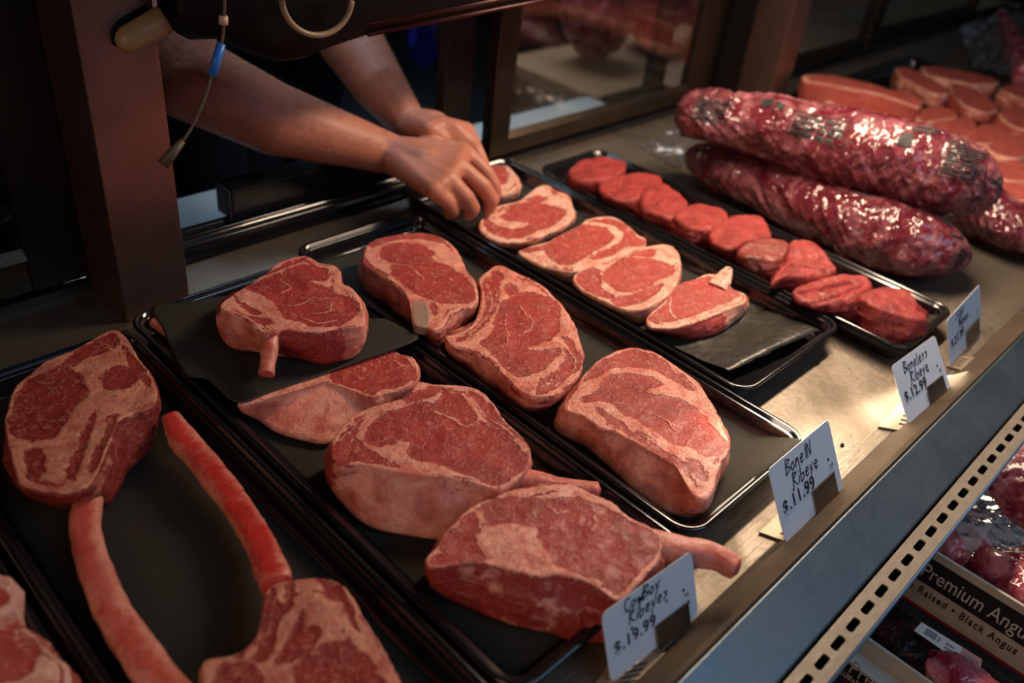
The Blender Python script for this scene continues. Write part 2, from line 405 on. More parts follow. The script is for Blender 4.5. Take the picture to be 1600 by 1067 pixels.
door(.955, 1.60, 1.056, .42, 'open sliding glass door with black stile parked behind the closed door beside the hands', (.060, .05, .008), FRAMEB)
door(-.60, .332, 1.025, .42, 'black sliding glass door left of the steel post, lower left of the opening', (.05, .066, .045), FRAMEB)
door(1.93, 2.62, 1.028, .42, 'dim sliding glass door right of the far post behind the strip steaks', (.030, .060, .030), DSTEEL)
door(2.60, 3.50, 1.056, .42, 'farthest sliding glass door beyond the strip steaks at the top right corner', (.06, .06, .030), DSTEEL)

cpart(MB().box(1.741, 1.8445, 1.0, 1.045, .0005, .425), 'dark_gap_filler', BLACKM)  # black filler added so the gap beside the door stays dark
# ---- what lies behind the case
struct(MB().box(-2, 7, 1.4 - 1.9, 4.2, -.93, -.90).build('floor', FLOORM))
struct(MB().box(-2, 7, 4.2, 4.3, -.93, 1.8).build('wall_back', DARKWALL))
struct(MB().box(-2.1, -2, -.5, 4.3, -.93, 1.8).build('wall_left', DARKWALL))
struct(MB().box(7, 7.1, -.5, 4.3, -.93, 1.8).build('wall_right', DARKWALL))
cpart(MB().box(-.7, 3.9, .20, 1.03, -.90, -.30), 'case_body', BLACKM)
lb = MB().box(.35, 1.60, 1.08, 1.25, -.045, -.030).build('work_ledge', WHITEB, bevel=.003, loc=(.9, 1.165, -.045))
tag(lb, 'pale white plastic cutting ledge behind the sliding door tracks', 'cutting board')
mb = MB().box(-.1, 1.9, 1.075, 1.26, -.075, -.0455)
for x in (0., 1.75): mb.box(x, x + .05, 1.1, 1.24, -.90, -.075)
tag(mb.build('ledge_bracket_table', BLACKM, loc=(.9, 1.17, -.9)), 'dark narrow stand under the pale ledge behind the case', 'stand')
# black bar lying on the tracks
bx = empty('black_cutter_bar', (.63, 1.062, .018)); tag(bx, 'black wrapped box bar lying on the door tracks below the forearm', 'bar')
P0 = unY(361, 340, 1.048); P1 = unY(361, 298, 1.048); zt_ = P1[2]; xb = P1[0]; print('bar', P0, P1)
o = MB().box(xb, .98, 1.048, 1.090, .0185, zt_).build('bar_body', BLACKP, None, bevel=.003); o.parent = bx; o.matrix_parent_inverse = Matrix.Translation((-.63, -1.062, -.018))
o = MB().box(xb - .0025, xb - .0002, 1.050, 1.088, .020, zt_ - .002).box(xb - .0035, xb - .0022, 1.056, 1.062, .026, .032).box(xb - .0035, xb - .0022, 1.056, 1.062, zt_ - .014, zt_ - .008).build('end_cap', simple('grey_black_cap', (.05, .05, .055), .3), None, bevel=.0006); o.parent = bx; o.matrix_parent_inverse = Matrix.Translation((-.63, -1.062, -.018))
# back table seen through the glass
tb = empty('prep_table', (2.9, 2.1, -.9)); tag(tb, 'large tan topped prep table standing behind the glass doors', 'table')
def tpart(mb, n, m, **kw): o = mb.build(n, m, None, **kw); o.parent = tb; o.matrix_parent_inverse = Matrix.Translation((-2.9, -2.1, .9)); return o
tpart(MB().box(1.98, 5.2, 1.35, 1.92, -.22, -.18), 'tabletop', WOOD, bevel=.004)
for x, y in ((2.02, 1.40), (5.1, 1.40), (2.02, 1.84), (5.1, 1.84)): tpart(MB().box(x, x + .05, y, y + .05, -.9, -.22), 'leg', POST)
struct_x = None
tag(MB().box(.55, 1.05, 2.5, 3.1, -.62, -.58).box(.56, .60, 2.52, 2.56, -.9, -.62).box(1.0, 1.04, 2.52, 2.56, -.9, -.62).box(.56, .60, 3.04, 3.08, -.9, -.62).box(1.0, 1.04, 3.04, 3.08, -.9, -.62).build('low_cart', simple('cart_grey', (.22, .30, .34), .5), bevel=.003, loc=(.8, 2.8, -.9)), 'pale grey low cart standing on the floor behind the forearm', 'cart')

# ================================================================ TRAYS
def tray(x0, x1, y0, y1, label, r=.03):
    prof = [(.020, 0), (.014, .001), (.005, .020), (.0045, .0255), (.001, .0265), (0, .0285), (.001, .0305), (.0045, .031), (.0065, .0300), (.0078, .0270), (.0092, .0262), (.0115, .0268), (.0130, .0250), (.0150, .0150), (.0175, .0065), (.022, .0042)]
    cx, cy = (x0 + x1) / 2, (y0 + y1) / 2; hx, hy = (x1 - x0) / 2, (y1 - y0) / 2
    v = []; f = []; K = 8
    def ring(ins, z):
        rr = max(r - ins, .006); out = []
        for sx, sy, t0 in ((1, 1, 0), (-1, 1, PI / 2), (-1, -1, PI), (1, -1, 3 * PI / 2)):
            ccx = sx * (hx - ins - rr); ccy = sy * (hy - ins - rr)
            for k in range(K):
                a = t0 + k / (K - 1) * PI / 2; out.append((ccx + rr * math.cos(a), ccy + rr * math.sin(a), z))
        return out
    n = 4 * K
    for ins, z in prof: v += ring(ins, z + .0008)
    for i in range(len(prof) - 1):
        for j in range(n): k = (j + 1) % n; f.append((i * n + j, i * n + k, (i + 1) * n + k, (i + 1) * n + j))
    f.append(tuple(reversed(range(n)))); f.append(tuple(range((len(prof) - 1) * n, len(prof) * n)))
    o = mesh('meat_tray', v, f, BLACKP); o.location = (cx, cy, 0)
    tag(o, label, 'tray', 'black display trays side by side on the deck'); return o
tray(-.165, .084, .195, .86, 'black plastic tray cut off at the lower left corner of the photo')
tray(.090, .314, .195, .862, 'black plastic tray holding the two long-boned tomahawk steaks')
tray(.319, .560, .225, .885, 'black plastic tray holding the thick cowboy steaks, second from the left')
tray(.566, .802, .232, .916, 'black plastic tray holding the three large bone-in ribeyes')
tray(.809, 1.064, .325, .990, 'black plastic tray holding the pale boneless ribeyes with an empty front end')
tray(1.069, 1.247, .240, .925, 'narrow black plastic tray holding the row of filets')
tray(1.80, 2.17, .24, .905, 'black plastic tray under the nearer strip steaks beyond the vacuum packs')
tray(2.18, 2.60, .24, .905, 'black plastic tray under the farthest strip steaks at top right')

def liner(corners, label, mat=PAPER, z=.0062, wave=.0006, lift=None, seed=1, world=False, nx=36, ny=60, name='paper_liner', zs=None, ragged=.0):
    """corners: 4 world xy or px (a,b,c,d around); bilinear sheet with waves"""
    P = [np.array(c, float) if world else un(c[0], c[1], z)[:2] for c in corners]
    v = []; f = []
    for j in range(ny + 1):
        for i in range(nx + 1):
            s, t = i / nx, j / ny
            p = (1 - s) * (1 - t) * P[0] + s * (1 - t) * P[1] + s * t * P[2] + (1 - s) * t * P[3]
            zz = z
            if zs: zz = (1 - s) * (1 - t) * zs[0] + s * (1 - t) * zs[1] + s * t * zs[2] + (1 - s) * t * zs[3]
            v.append([p[0], p[1], zz])
    v = np.array(v); nn = fbm(np.c_[v[:, 0] * 16, v[:, 1] * 16, v[:, 2] * 0 + seed], seed)
    v[:, 2] += (nn + .6) * wave
    if ragged:
        e = fbm(np.c_[v[:, 0] * 60, v[:, 1] * 60, v[:, 2] * 0 + seed], seed + 9)
        for j in range(ny + 1):
            for i in (0, nx): v[j * (nx + 1) + i, 0] += e[j * (nx + 1) + i] * ragged
        for i in range(nx + 1):
            for j in (0, ny): v[j * (nx + 1) + i, 1] += e[j * (nx + 1) + i] * ragged
    if lift: v[:, 2] += lift(v)
    for j in range(ny):
        for i in range(nx):
            a = j * (nx + 1) + i; f.append((a, a + 1, a + nx + 2, a + nx + 1))
    c = v.mean(0); c[2] = z
    o = mesh(name, v - c, f, mat); o.location = c
    m = o.modifiers.new('s', 'SOLIDIFY'); m.thickness = .0004; m.offset = 1
    tag(o, label, 'paper'); return o
liner([(-.140, .20), (.062, .20), (.062, .84), (-.140, .84)], 'dark butcher paper in the lower left corner tray', world=True)
liner([(.110, .20), (.293, .20), (.293, .842), (.110, .842)], 'wide olive-black butcher paper beneath the tomahawk steaks', world=True, seed=3, wave=.001)
liner([(.342, .25), (.538, .25), (.538, .862), (.342, .862)], 'black butcher paper beneath the cowboy steaks, nearly hidden', world=True, seed=4)
liner([(.587, .245), (.787, .232), (.783, .896), (.590, .900)], 'black butcher paper beneath the bone-in ribeyes, poking over the front rim', world=True, seed=5, wave=.001, ragged=.003,
      lift=lambda v: np.clip((.29 - v[:, 1]) / .05, 0, 1) ** 1.2 * .027 * np.clip((v[:, 0] - .60) / .12, 0, 1))
liner([(.850, .372), (1.035, .345), (1.038, .965), (.834, .965)], 'crumpled wet black paper beneath the boneless ribeyes', WETP, world=True, seed=6, wave=.0045, ragged=.004,
      lift=lambda v: np.clip((.44 - v[:, 1]) / .07, 0, 1) ** 1.5 * .012)
liner([(1.090, .262), (1.226, .252), (1.226, .900), (1.090, .900)], 'black butcher paper beneath the row of filets', world=True, seed=7, wave=.0008,
      lift=lambda v: np.clip((.29 - v[:, 1]) / .04, 0, 1) ** 1.3 * .018)

# ================================================================ MEAT BUILDERS
def catmull(P, k=6, closed=True):
    P = np.array(P, float); n = len(P); out = []
    rng = range(n) if closed else range(n - 1)
    for i in rng:
        p0, p1, p2, p3 = (P[(i - 1) % n], P[i], P[(i + 1) % n], P[(i + 2) % n]) if closed else (P[max(i - 1, 0)], P[i], P[i + 1], P[min(i + 2, n - 1)])
        for j in range(k):
            t = j / k
            out.append(.5 * ((2 * p1) + (-p0 + p2) * t + (2 * p0 - 5 * p1 + 4 * p2 - p3) * t * t + (-p0 + 3 * p1 - 3 * p2 + p3) * t ** 3))
    if not closed: out.append(P[-1])
    return np.array(out)
def radial(P, c, N):
    """outermost radius of polygon P about c at N angles"""
    r = np.zeros(N); A = P - c; B = np.roll(A, -1, 0)
    for i in range(N):
        th = 2 * PI * i / N; d = np.array([math.cos(th), math.sin(th)]); nn = np.array([-d[1], d[0]])
        a = A @ nn; b = B @ nn; m = (a * b <= 0) & (np.abs(a - b) > 1e-12)
        t = a[m] / (a[m] - b[m]); q = A[m] + (B[m] - A[m]) * t[:, None]; s = q @ d
        s = s[s > 0]; r[i] = s.max() if len(s) else 0
    z = r == 0
    if z.any(): r[z] = r[~z].mean()
    return r
def sdist(Q, P):
    """signed distance (inside > 0) of points Q to polygon P"""
    A = P; B = np.roll(P, -1, 0); D = np.full(len(Q), 9.); ins = np.zeros(len(Q), bool)
    for a, b in zip(A, B):
        ab = b - a; L = ab @ ab + 1e-12; t = np.clip(((Q - a) @ ab) / L, 0, 1)
        D = np.minimum(D, np.hypot(*(Q - a - t[:, None] * ab).T))
        cnd = (a[1] > Q[:, 1]) != (b[1] > Q[:, 1])
        with np.errstate(divide='ignore', invalid='ignore'):
            xi = (b[0] - a[0]) * (Q[:, 1] - a[1]) / (b[1] - a[1] + 1e-15) + a[0]
        ins ^= cnd & (Q[:, 0] < xi)
    return np.where(ins, D, -D)
def ldist(Q, P):
    D = np.full(len(Q), 9.)
    for a, b in zip(P[:-1], P[1:]):
        ab = b - a; L = ab @ ab + 1e-12; t = np.clip(((Q - a) @ ab) / L, 0, 1)
        D = np.minimum(D, np.hypot(*(Q - a - t[:, None] * ab).T))
    return D

def slab(name, top, zt, bot, zb, lean=[], fatl=[], fatp=[], bg=1., side=.6, sides=[], mat=None, parent=None, seed=0, lump=.0022, rnd=.0035,
         bulge=.003, N=260, MR=48, tilt=(0, 0), crease=[], edge=None, world=False, ro=.016):
    """a cut of meat. top/bot: traced outlines (px at their own height); lean/fatp: polygons, fatl: (line, width m) on the cut face"""
    tp = np.array([un(x, y, zt)[:2] for x, y in catmull(top)])
    c = (tp.max(0) + tp.min(0)) / 2; c = (c + tp.mean(0)) / 2
    th = np.arange(N) * 2 * PI / N
    rt = radial(tp, c, N); rb = rt * .965
    if bot:
        bp = np.array([un(x, y, zb)[:2] for x, y in catmull(bot, 6, False)]) - c
        a = np.arctan2(bp[:, 1], bp[:, 0]) % (2 * PI); rr = np.hypot(bp[:, 0], bp[:, 1])
        # unwrap along the stretch
        au = np.unwrap(a); lo, hi = au.min(), au.max(); o = np.argsort(au); am = (lo + hi) / 2
        for i in range(N):
            t = th[i] + 2 * PI * round((am - th[i]) / (2 * PI))
            w_ = np.clip(min(t - lo, hi - t) / .12 + 1, 0, 1)
            if w_ > 0: rb[i] = rb[i] * (1 - w_) + w_ * np.interp(t, au[o], rr[o])
        k = np.ones(5) / 5; rb = np.convolve(np.r_[rb[-2:], rb, rb[:2]], k, 'valid')
    ct, st = np.cos(th), np.sin(th)
    rt = rt * (1 + ro * fbm(np.c_[ct * 5, st * 5, ct * 0 + seed], seed + 11)) + .0011 * fbm(np.c_[ct * 22, st * 22, ct * 0 + seed], seed + 12, 4)
    rings = []; kind = []
    for s in np.linspace(.02, 1, MR): rings.append(((rt - rnd) * s, np.full(N, zt))); kind.append(0.)
    for k in range(1, 6):
        ph = k / 5 * PI / 2; rings.append((rt - rnd + rnd * math.sin(ph), np.full(N, zt - rnd * (1 - math.cos(ph))))); kind.append(0. if k < 3 else .5)
    e2 = min(.006, (zt - zb) * .2)
    for t in np.linspace(0, 1, 16)[1:]:
        rings.append((rt * (1 - t) + rb * t + bulge * math.sin(PI * t), np.full(N, (zt - rnd) * (1 - t) + (zb + e2) * t))); kind.append(1.)
    for ph in (.5, 1.):
        rings.append((rb - e2 * (1 - math.cos(ph * PI / 2)), np.full(N, zb + e2 * (1 - math.sin(ph * PI / 2))))); kind.append(1.)
    V = np.array([np.c_[r * ct, r * st, z] for r, z in rings]).reshape(-1, 3)
    K = np.repeat(kind, N)
    V = np.r_[V, [[0, 0, zt]], [[0, 0, zb]]]; K = np.r_[K, 0, 1]
    XY = V[:, :2] + c
    fat = np.full(len(V), float(bg))
    conv = lambda L, cl: np.array([un(x, y, zt)[:2] for x, y in catmull(L, 4, cl)])
    # warp the lookup so the traced seams get a natural waver
    wv = np.c_[fbm(np.c_[XY * 110, XY[:, :1] * 0 + seed], seed, 4), fbm(np.c_[XY * 110, XY[:, :1] * 0 + seed + 5], seed + 4, 4)] * .0026
    Q = XY + wv; Lf = np.zeros(len(V))
    for L in lean:
        d = sdist(Q, conv(L, True)); t = np.clip(d / .0055 + .5, 0, 1); Lf = np.maximum(Lf, t)
    fat = fat * (1 - Lf)
    for L in fatp: fat = np.maximum(fat, np.clip(sdist(Q, conv(L, True)) / .0028 + .5, 0, 1))
    for L, wd in fatl: fat = np.maximum(fat, np.clip(1.25 - ldist(Q, conv(L, False)) / wd * .75, 0, 1) * .9)
    DE = np.array([rt - q for q, _ in rings]).reshape(-1); DE = np.r_[DE, rt.mean(), 0]; TH = np.r_[np.tile(th * rt, len(rings)), 0, 0]
    st_ = fbm(np.c_[DE * 230, np.r_[np.tile(np.cos(th) * rt * 26, len(rings)), 0, 0], np.r_[np.tile(np.sin(th) * rt * 26, len(rings)), 0, 0] + seed], seed + 21, 3)
    fat = fat - np.clip(st_ * 2.2 - .25, 0, .62) * (fat > .5) * np.clip(1.3 - DE / .035, .25, 1)
    sv = np.full(N, float(side)); cang = lambda p: math.atan2(*(un(p[0], p[1], zt)[:2] - c)[::-1]) % (2 * PI)
    for p, q, val in sides:
        a0, a1 = cang(p), cang(q); m = ((th - a0) % (2 * PI)) <= ((a1 - a0) % (2 * PI)); sv[m] = val
    sv = np.convolve(np.r_[sv[-6:], sv, sv[:6]], np.ones(13) / 13, 'valid')
    svv = np.r_[np.tile(sv, len(rings)), .5, .5]
    zf = (zt - V[:, 2]) / (zt - zb)
    if edge is not None: pass
    ss_ = fbm(np.c_[V[:, 2] * 170, V[:, 0] * 30, V[:, 1] * 30 + seed], seed + 22, 3)
    fat = np.where(K > .4, np.clip(svv + .22 * fbm(V * 55, seed + 3) + .34 * ss_, 0, 1), fat)
    # relief
    nr = V.copy(); nr[:, 2] = 0; nl = np.hypot(nr[:, 0], nr[:, 1])[:, None] + 1e-9; nr = nr / nl
    Vw = V + np.r_[c, 0]
    V = V + nr * (K[:, None] * (fbm(Vw * 45, seed + 1)[:, None] * lump * 1.2 + fbm(Vw * 130, seed + 2)[:, None] * lump * .5 + ss_[:, None] * lump * .6)) * np.clip(zf * 3, 0, 1)[:, None] * np.clip((1 - zf) * 6, .2, 1)[:, None]
    topm = np.clip(1 - zf * 1.2, 0, 1) * (K < .9)
    dz = fbm(Vw * 22, seed + 6) * lump * 1.1 + fbm(Vw * 85, seed + 7) * lump * .42 + (fat - .5) * .0009
    V[:, 2] += np.where(K < .9, dz, dz * np.clip(1 - zf, 0, 1))
    V[:, 2] += (V[:, 0] * tilt[0] + V[:, 1] * tilt[1]) * np.clip(1 - zf, 0, 1)
    if crease:
        for L, wd, dp in crease:
            d = ldist(Q, conv(L, False)); V[:, 2] -= np.exp(-(d / wd) ** 2) * dp * np.clip(1 - zf, 0, 1)
    V[:, 2] = np.maximum(V[:, 2], zb)
    f = []
    nrg = len(rings)
    idx = np.arange(nrg * N).reshape(nrg, N); nx = np.roll(idx, -1, 1)
    f = np.stack([idx[:-1], idx[1:], nx[1:], nx[:-1]], -1).reshape(-1, 4).tolist()
    ti, bi = nrg * N, nrg * N + 1
    f += [(ti, int(idx[0, j]), int(nx[0, j])) for j in range(N)] + [(bi, int(nx[-1, j]), int(idx[-1, j])) for j in range(N)]
    V[:, 2] -= zb
    me = bpy.data.meshes.new(name); me.from_pydata(V.tolist(), [], f)
    for nm, arr in (('fat', fat), ('side', K)):
        at = me.attributes.new(nm, 'FLOAT', 'POINT'); at.data.foreach_set('value', np.asarray(arr, np.float32))
    me.update()
    o = link(name, me, mat or MEAT, None, True)
    loc = Vector((c[0], c[1], zb))
    if parent is not None:
        o.parent = parent; o.location = loc - parent.location
    else: o.location = loc
    return o, loc

def rod(name, pts, rad, mat, parent=None, flat=.75, seed=0, fatv=.5, tip=None, lump=.0016, seg=28):
    """organic rod along world points with radii: rib bones"""
    P = catmull(pts, 8, False); rr = np.interp(np.linspace(0, 1, len(P)), np.linspace(0, 1, len(rad)), rad)
    k = len(P); V = []; fat = []
    for i in range(k):
        t = P[min(i + 1, k - 1)] - P[max(i - 1, 0)]; t = t / np.linalg.norm(t)
        a = np.cross(t, [0, 0, 1]); a /= np.linalg.norm(a) + 1e-9; b = np.cross(a, t)
        for j in range(seg):
            th = 2 * PI * j / seg; ca, sa = math.cos(th), math.sin(th); q_ = (abs(ca) ** 3.2 + abs(sa) ** 3.2) ** (-1 / 3.2); V.append(P[i] + (a * ca + b * sa * flat) * q_ * rr[i] * .94); fat.append(.5 + .40 * math.cos(th * 2 + .3))
    V = np.array(V); cen = np.repeat(P, seg, 0); d = V - cen; d /= np.linalg.norm(d, axis=1)[:, None] + 1e-9
    V = V + d * (fbm(V * 60, seed) * lump + fbm(V * 180, seed + 1) * lump * .3)[:, None]
    fat = np.clip((np.array(fat) - .5) + fatv + .5 * fbm(V * np.array([30, 14, 60]), seed + 3) + .25 * fbm(V * 90, seed + 4), 0, 1)
    f = []
    for i in range(k - 1):
        for j in range(seg):
            j2 = (j + 1) % seg; f.append((i * seg + j, i * seg + j2, (i + 1) * seg + j2, (i + 1) * seg + j))
    # domed ends
    V = list(V); fat = list(fat)
    for end in (0, k - 1):
        t = (P[0] - P[1]) if end == 0 else (P[-1] - P[-2]); t = t / np.linalg.norm(t)
        base = [end * seg + j for j in range(seg)]; prev = base
        for q in (.93, .7, .35):
            n0 = len(V)
            for j in range(seg): V.append(P[end] + (V[base[j]] - P[end]) * q + t * rr[end] * .45 * (1 - q)); fat.append(.25)
            cur = list(range(n0, n0 + seg))
            for j in range(seg):
                j2 = (j + 1) % seg; f.append((prev[j], cur[j], cur[j2], prev[j2]) if end == 0 else (prev[j], prev[j2], cur[j2], cur[j]))
            prev = cur
        f.append(tuple(prev))
    V = np.array(V); loc = Vector(V.mean(0)); loc.z = V[:, 2].min()
    me = bpy.data.meshes.new(name); me.from_pydata((V - np.array(loc)).tolist(), [], f)
    at = me.attributes.new('fat', 'FLOAT', 'POINT'); at.data.foreach_set('value', np.array(fat, np.float32)); me.update()
    o = link(name, me, mat, None, True); o.location = loc
    if parent is not None: o.parent = parent; o.location = loc - parent.location
    return o
def U3(L, z):
    zz = z if hasattr(z, '__len__') else [z] * len(L)
    return [un(x, y, q) for (x, y), q in zip(L, zz)]
ZB = .0085

# crop frames used while tracing
A_ = lambda L: cr(550, 330, 3.0475, L)
B_ = lambda L: cr(830, 500, 3.049, L)
C_ = lambda L: cr(450, 550, 3.048, L)
D_ = lambda L: cr(650, 700, 2.907, L)
E_ = lambda L: cr(730, 240, 2.6667, L)
F_ = lambda L: cr(850, 230, 2.4615, L)
G_ = lambda L: cr(250, 850, 3.5556, L)
H_ = lambda L: cr(200, 350, 2.668, L)
I_ = lambda L: cr(0, 450, 1.73, L)
K_ = lambda L: cr(1220, 80, 4.2105, L)

def bonein(name, label, group, pos_px, z):
    p = un(pos_px[0], pos_px[1], z); r = empty(name, (p[0], p[1], z)); tag(r, label, 'steak', group); return r

# ---------------- bone-in ribeyes
GR = 'bone-in ribeyes in one tray'
r = bonein('bone_in_ribeye', 'bone-in ribeye at the back of its tray with an exposed sawn rib end at front', GR, (655, 450), ZB)
slab('meat_slab', A_([(60, 190), (78, 150), (150, 120), (270, 103), (370, 103), (440, 130), (500, 178), (528, 230), (555, 290), (588, 330), (602, 390), (597, 435), (570, 450), (520, 462), (470, 490), (445, 530), (412, 572), (350, 552), (290, 540), (284, 500), (268, 430), (240, 385), (190, 345), (130, 300), (70, 262), (48, 232)]), .052,
     A_([(600, 400), (590, 480), (540, 560), (430, 640), (410, 665), (330, 600), (270, 535), (200, 490), (130, 430), (60, 390), (30, 315), (45, 240)]), ZB,
     lean=[A_([(130, 205), (155, 165), (230, 150), (330, 163), (392, 195), (372, 215), (400, 236), (470, 262), (522, 300), (562, 345), (588, 395), (576, 430), (500, 440), (420, 440), (350, 420), (290, 388), (232, 350), (190, 310), (182, 268), (205, 250), (160, 238)]),
           A_([(90, 140), (200, 112), (360, 108), (430, 135), (420, 150), (300, 130), (170, 145), (90, 170)]), A_([(370, 440), (395, 440), (410, 470), (395, 505), (375, 480)]), A_([(60, 215), (100, 262), (170, 300), (140, 310), (70, 262), (50, 240)])],
     fatl=[(A_([(205, 252), (260, 262), (300, 285), (340, 325)]), .0012), (A_([(235, 215), (280, 212), (325, 222)]), .0008), (A_([(380, 290), (430, 300), (480, 330)]), .0008)],
     fatp=[A_([(285, 430), (350, 430), (372, 480), (365, 545), (300, 535)])],
     side=.55, sides=[(A_([(40, 240)])[0], A_([(300, 540)])[0], .75)], parent=r, seed=1)
cb = slab('sawn_rib', A_([(288, 432), (320, 425), (352, 432), (366, 470), (368, 530), (352, 548), (300, 540), (290, 500)]), .0545, [], .040, bg=0, side=0, mat=CUTBONE, parent=r, seed=40, N=60, MR=10, rnd=.002, bulge=0, lump=.0008)

r = bonein('bone_in_ribeye', 'largest bone-in ribeye in the middle of its tray, curved side toward the back steak', GR, (810, 530), ZB)
slab('meat_slab', A_([(612, 312), (660, 272), (702, 257), (780, 290), (870, 330), (950, 388), (1012, 450), (1060, 530), (1087, 610), (1100, 700), (1096, 755), (1070, 800), (1020, 842), (970, 878), (900, 888), (840, 878), (780, 840), (730, 792), (680, 742), (600, 692), (540, 662), (490, 650), (446, 618), (442, 596), (490, 585), (545, 560), (588, 505), (610, 440), (616, 380), (602, 332)]), .050,
     A_([(1098, 740), (1060, 820), (1000, 890), (970, 935), (920, 962), (850, 975), (780, 950), (700, 900), (600, 820), (530, 760), (470, 705), (440, 650), (440, 610)]), ZB,
     lean=[A_([(800, 390), (860, 385), (930, 408), (985, 450), (995, 505), (980, 570), (950, 610), (870, 640), (830, 652), (880, 665), (984, 652), (980, 690), (930, 740), (870, 775), (800, 785), (740, 760), (690, 712), (640, 662), (600, 632), (645, 600), (672, 560), (682, 500), (712, 440), (752, 408)]),
           A_([(620, 335), (690, 322), (700, 380), (690, 450), (650, 520), (600, 572), (520, 622), (500, 610), (570, 570), (620, 500), (632, 420)]),
           A_([(560, 662), (650, 702), (720, 772), (760, 812), (740, 832), (660, 762), (580, 702)]),
           A_([(1000, 602), (1050, 622), (1082, 700), (1082, 760), (1000, 802), (930, 862), (870, 872), (900, 802), (980, 752), (1022, 680)]), A_([(730, 352), (780, 352), (786, 386), (746, 402), (722, 372)]), A_([(660, 290), (700, 285), (720, 320), (700, 340), (670, 330)])],
     fatl=[(A_([(800, 450), (830, 490), (858, 520), (850, 560), (790, 592)]), .0012), (A_([(738, 490), (728, 540), (745, 590), (735, 640)]), .0008), (A_([(640, 350), (665, 420), (640, 500), (560, 590)]), .0014),
           (A_([(670, 340), (690, 400), (665, 480)]), .0010), (A_([(1010, 640), (1060, 700), (1050, 770), (960, 830)]), .0012), (A_([(1000, 700), (980, 780), (900, 840)]), .0010), (A_([(600, 690), (680, 750), (740, 820)]), .0010)],
     side=.62, parent=r, seed=2, lump=.0026, mat=MEAT)
r = bonein('bone_in_ribeye', 'front bone-in ribeye with a long smooth rib along its near side', GR, (1010, 660), ZB)
slab('meat_slab', B_([(480, 125), (550, 140), (610, 165), (690, 220), (790, 290), (850, 370), (900, 460), (922, 530), (946, 582), (942, 625), (908, 690), (882, 750), (872, 810), (845, 850), (800, 852), (765, 828), (735, 785), (700, 722), (650, 672), (570, 622), (480, 580), (400, 535), (330, 522), (290, 490), (230, 452), (165, 430), (150, 405), (190, 355), (222, 300), (255, 250), (320, 190), (400, 145)]), .050,
     B_([(945, 610), (900, 760), (870, 820), (835, 905), (790, 952), (720, 950), (620, 920), (530, 860), (430, 770), (330, 680), (240, 602), (160, 570), (106, 530), (112, 470), (150, 405)]), ZB,
     lean=[B_([(360, 272), (450, 252), (560, 270), (622, 310), (545, 338), (600, 360), (700, 372), (780, 412), (850, 490), (938, 588), (930, 615), (880, 640), (820, 652), (740, 602), (680, 590), (600, 542), (500, 472), (440, 450), (380, 402), (330, 390), (250, 392), (240, 370), (300, 348)]),
           B_([(250, 285), (330, 205), (420, 162), (520, 150), (620, 190), (700, 250), (780, 320), (770, 340), (680, 292), (600, 252), (500, 225), (400, 228), (320, 262), (280, 292)]),
           B_([(300, 422), (400, 462), (480, 530), (600, 602), (700, 660), (760, 692), (740, 660), (800, 680), (840, 760), (818, 772), (760, 722), (790, 802), (700, 695), (600, 640), (500, 572), (380, 502)])],
     fatl=[(B_([(590, 448), (650, 480), (685, 530)]), .0010), (B_([(740, 600), (770, 560), (840, 570)]), .0008), (B_([(640, 180), (700, 260), (780, 330)]), .0010), (B_([(330, 210), (430, 200), (520, 190), (600, 240)]), .0009)],
     side=.85, sides=[(B_([(150, 400)])[0], B_([(720, 800)])[0], .95)], parent=r, seed=3, lump=.0022)

# ---------------- cowboy steaks
GC = 'cowboy steaks with short rib bones'
ZP = .046
r = bonein('cowboy_steak', 'cowboy steak lying on the loose sheet of black paper with a stub of bone', GC, (455, 490), ZP)
slab('meat_slab', H_([(378, 340), (430, 293), (500, 250), (580, 200), (650, 150), (740, 130), (800, 158), (880, 180), (897, 240), (942, 270), (970, 320), (992, 375), (985, 410), (940, 425), (900, 430), (860, 440), (800, 452), (740, 448), (680, 445), (630, 448), (600, 470), (560, 462), (520, 425), (480, 395), (430, 375), (390, 358)]), .092,
     H_([(998, 380), (1000, 440), (988, 515), (950, 562), (900, 578), (820, 596), (760, 582), (700, 570), (620, 560), (520, 540), (440, 530), (400, 502), (393, 440), (370, 380), (376, 345)]), ZP,
     lean=[H_([(490, 262), (600, 216), (700, 182), (760, 172), (830, 192), (832, 230), (742, 240), (830, 256), (880, 292), (940, 312), (966, 350), (905, 412), (800, 432), (700, 402), (650, 390), (622, 345), (560, 300)]),
           H_([(430, 292), (490, 332), (560, 365), (520, 375), (470, 342)]), H_([(520, 380), (600, 400), (590, 425), (540, 410)]), H_([(560, 215), (700, 148), (745, 140), (680, 172), (600, 205)])],
     fatl=[(H_([(640, 240), (680, 265), (640, 285)]), .0012), (H_([(620, 330), (700, 335), (770, 300)]), .0010), (H_([(770, 370), (840, 360), (850, 320)]), .0011), (H_([(720, 385), (790, 410), (870, 400)]), .0011)],
     side=.15, sides=[(H_([(378, 340)])[0], H_([(590, 470)])[0], 1.), (H_([(905, 430)])[0], H_([(942, 280)])[0], 1.)], parent=r, seed=4, lump=.003, mat=MEATW)
rod('rib_bone', [*U3(H_([(592, 478), (590, 520)]), [.083, .079]), *U3(H_([(585, 575), (575, 625)]), [.072, .066])], [.0085, .0095, .0085, .0085], BONE, r, 1., 11, .75)

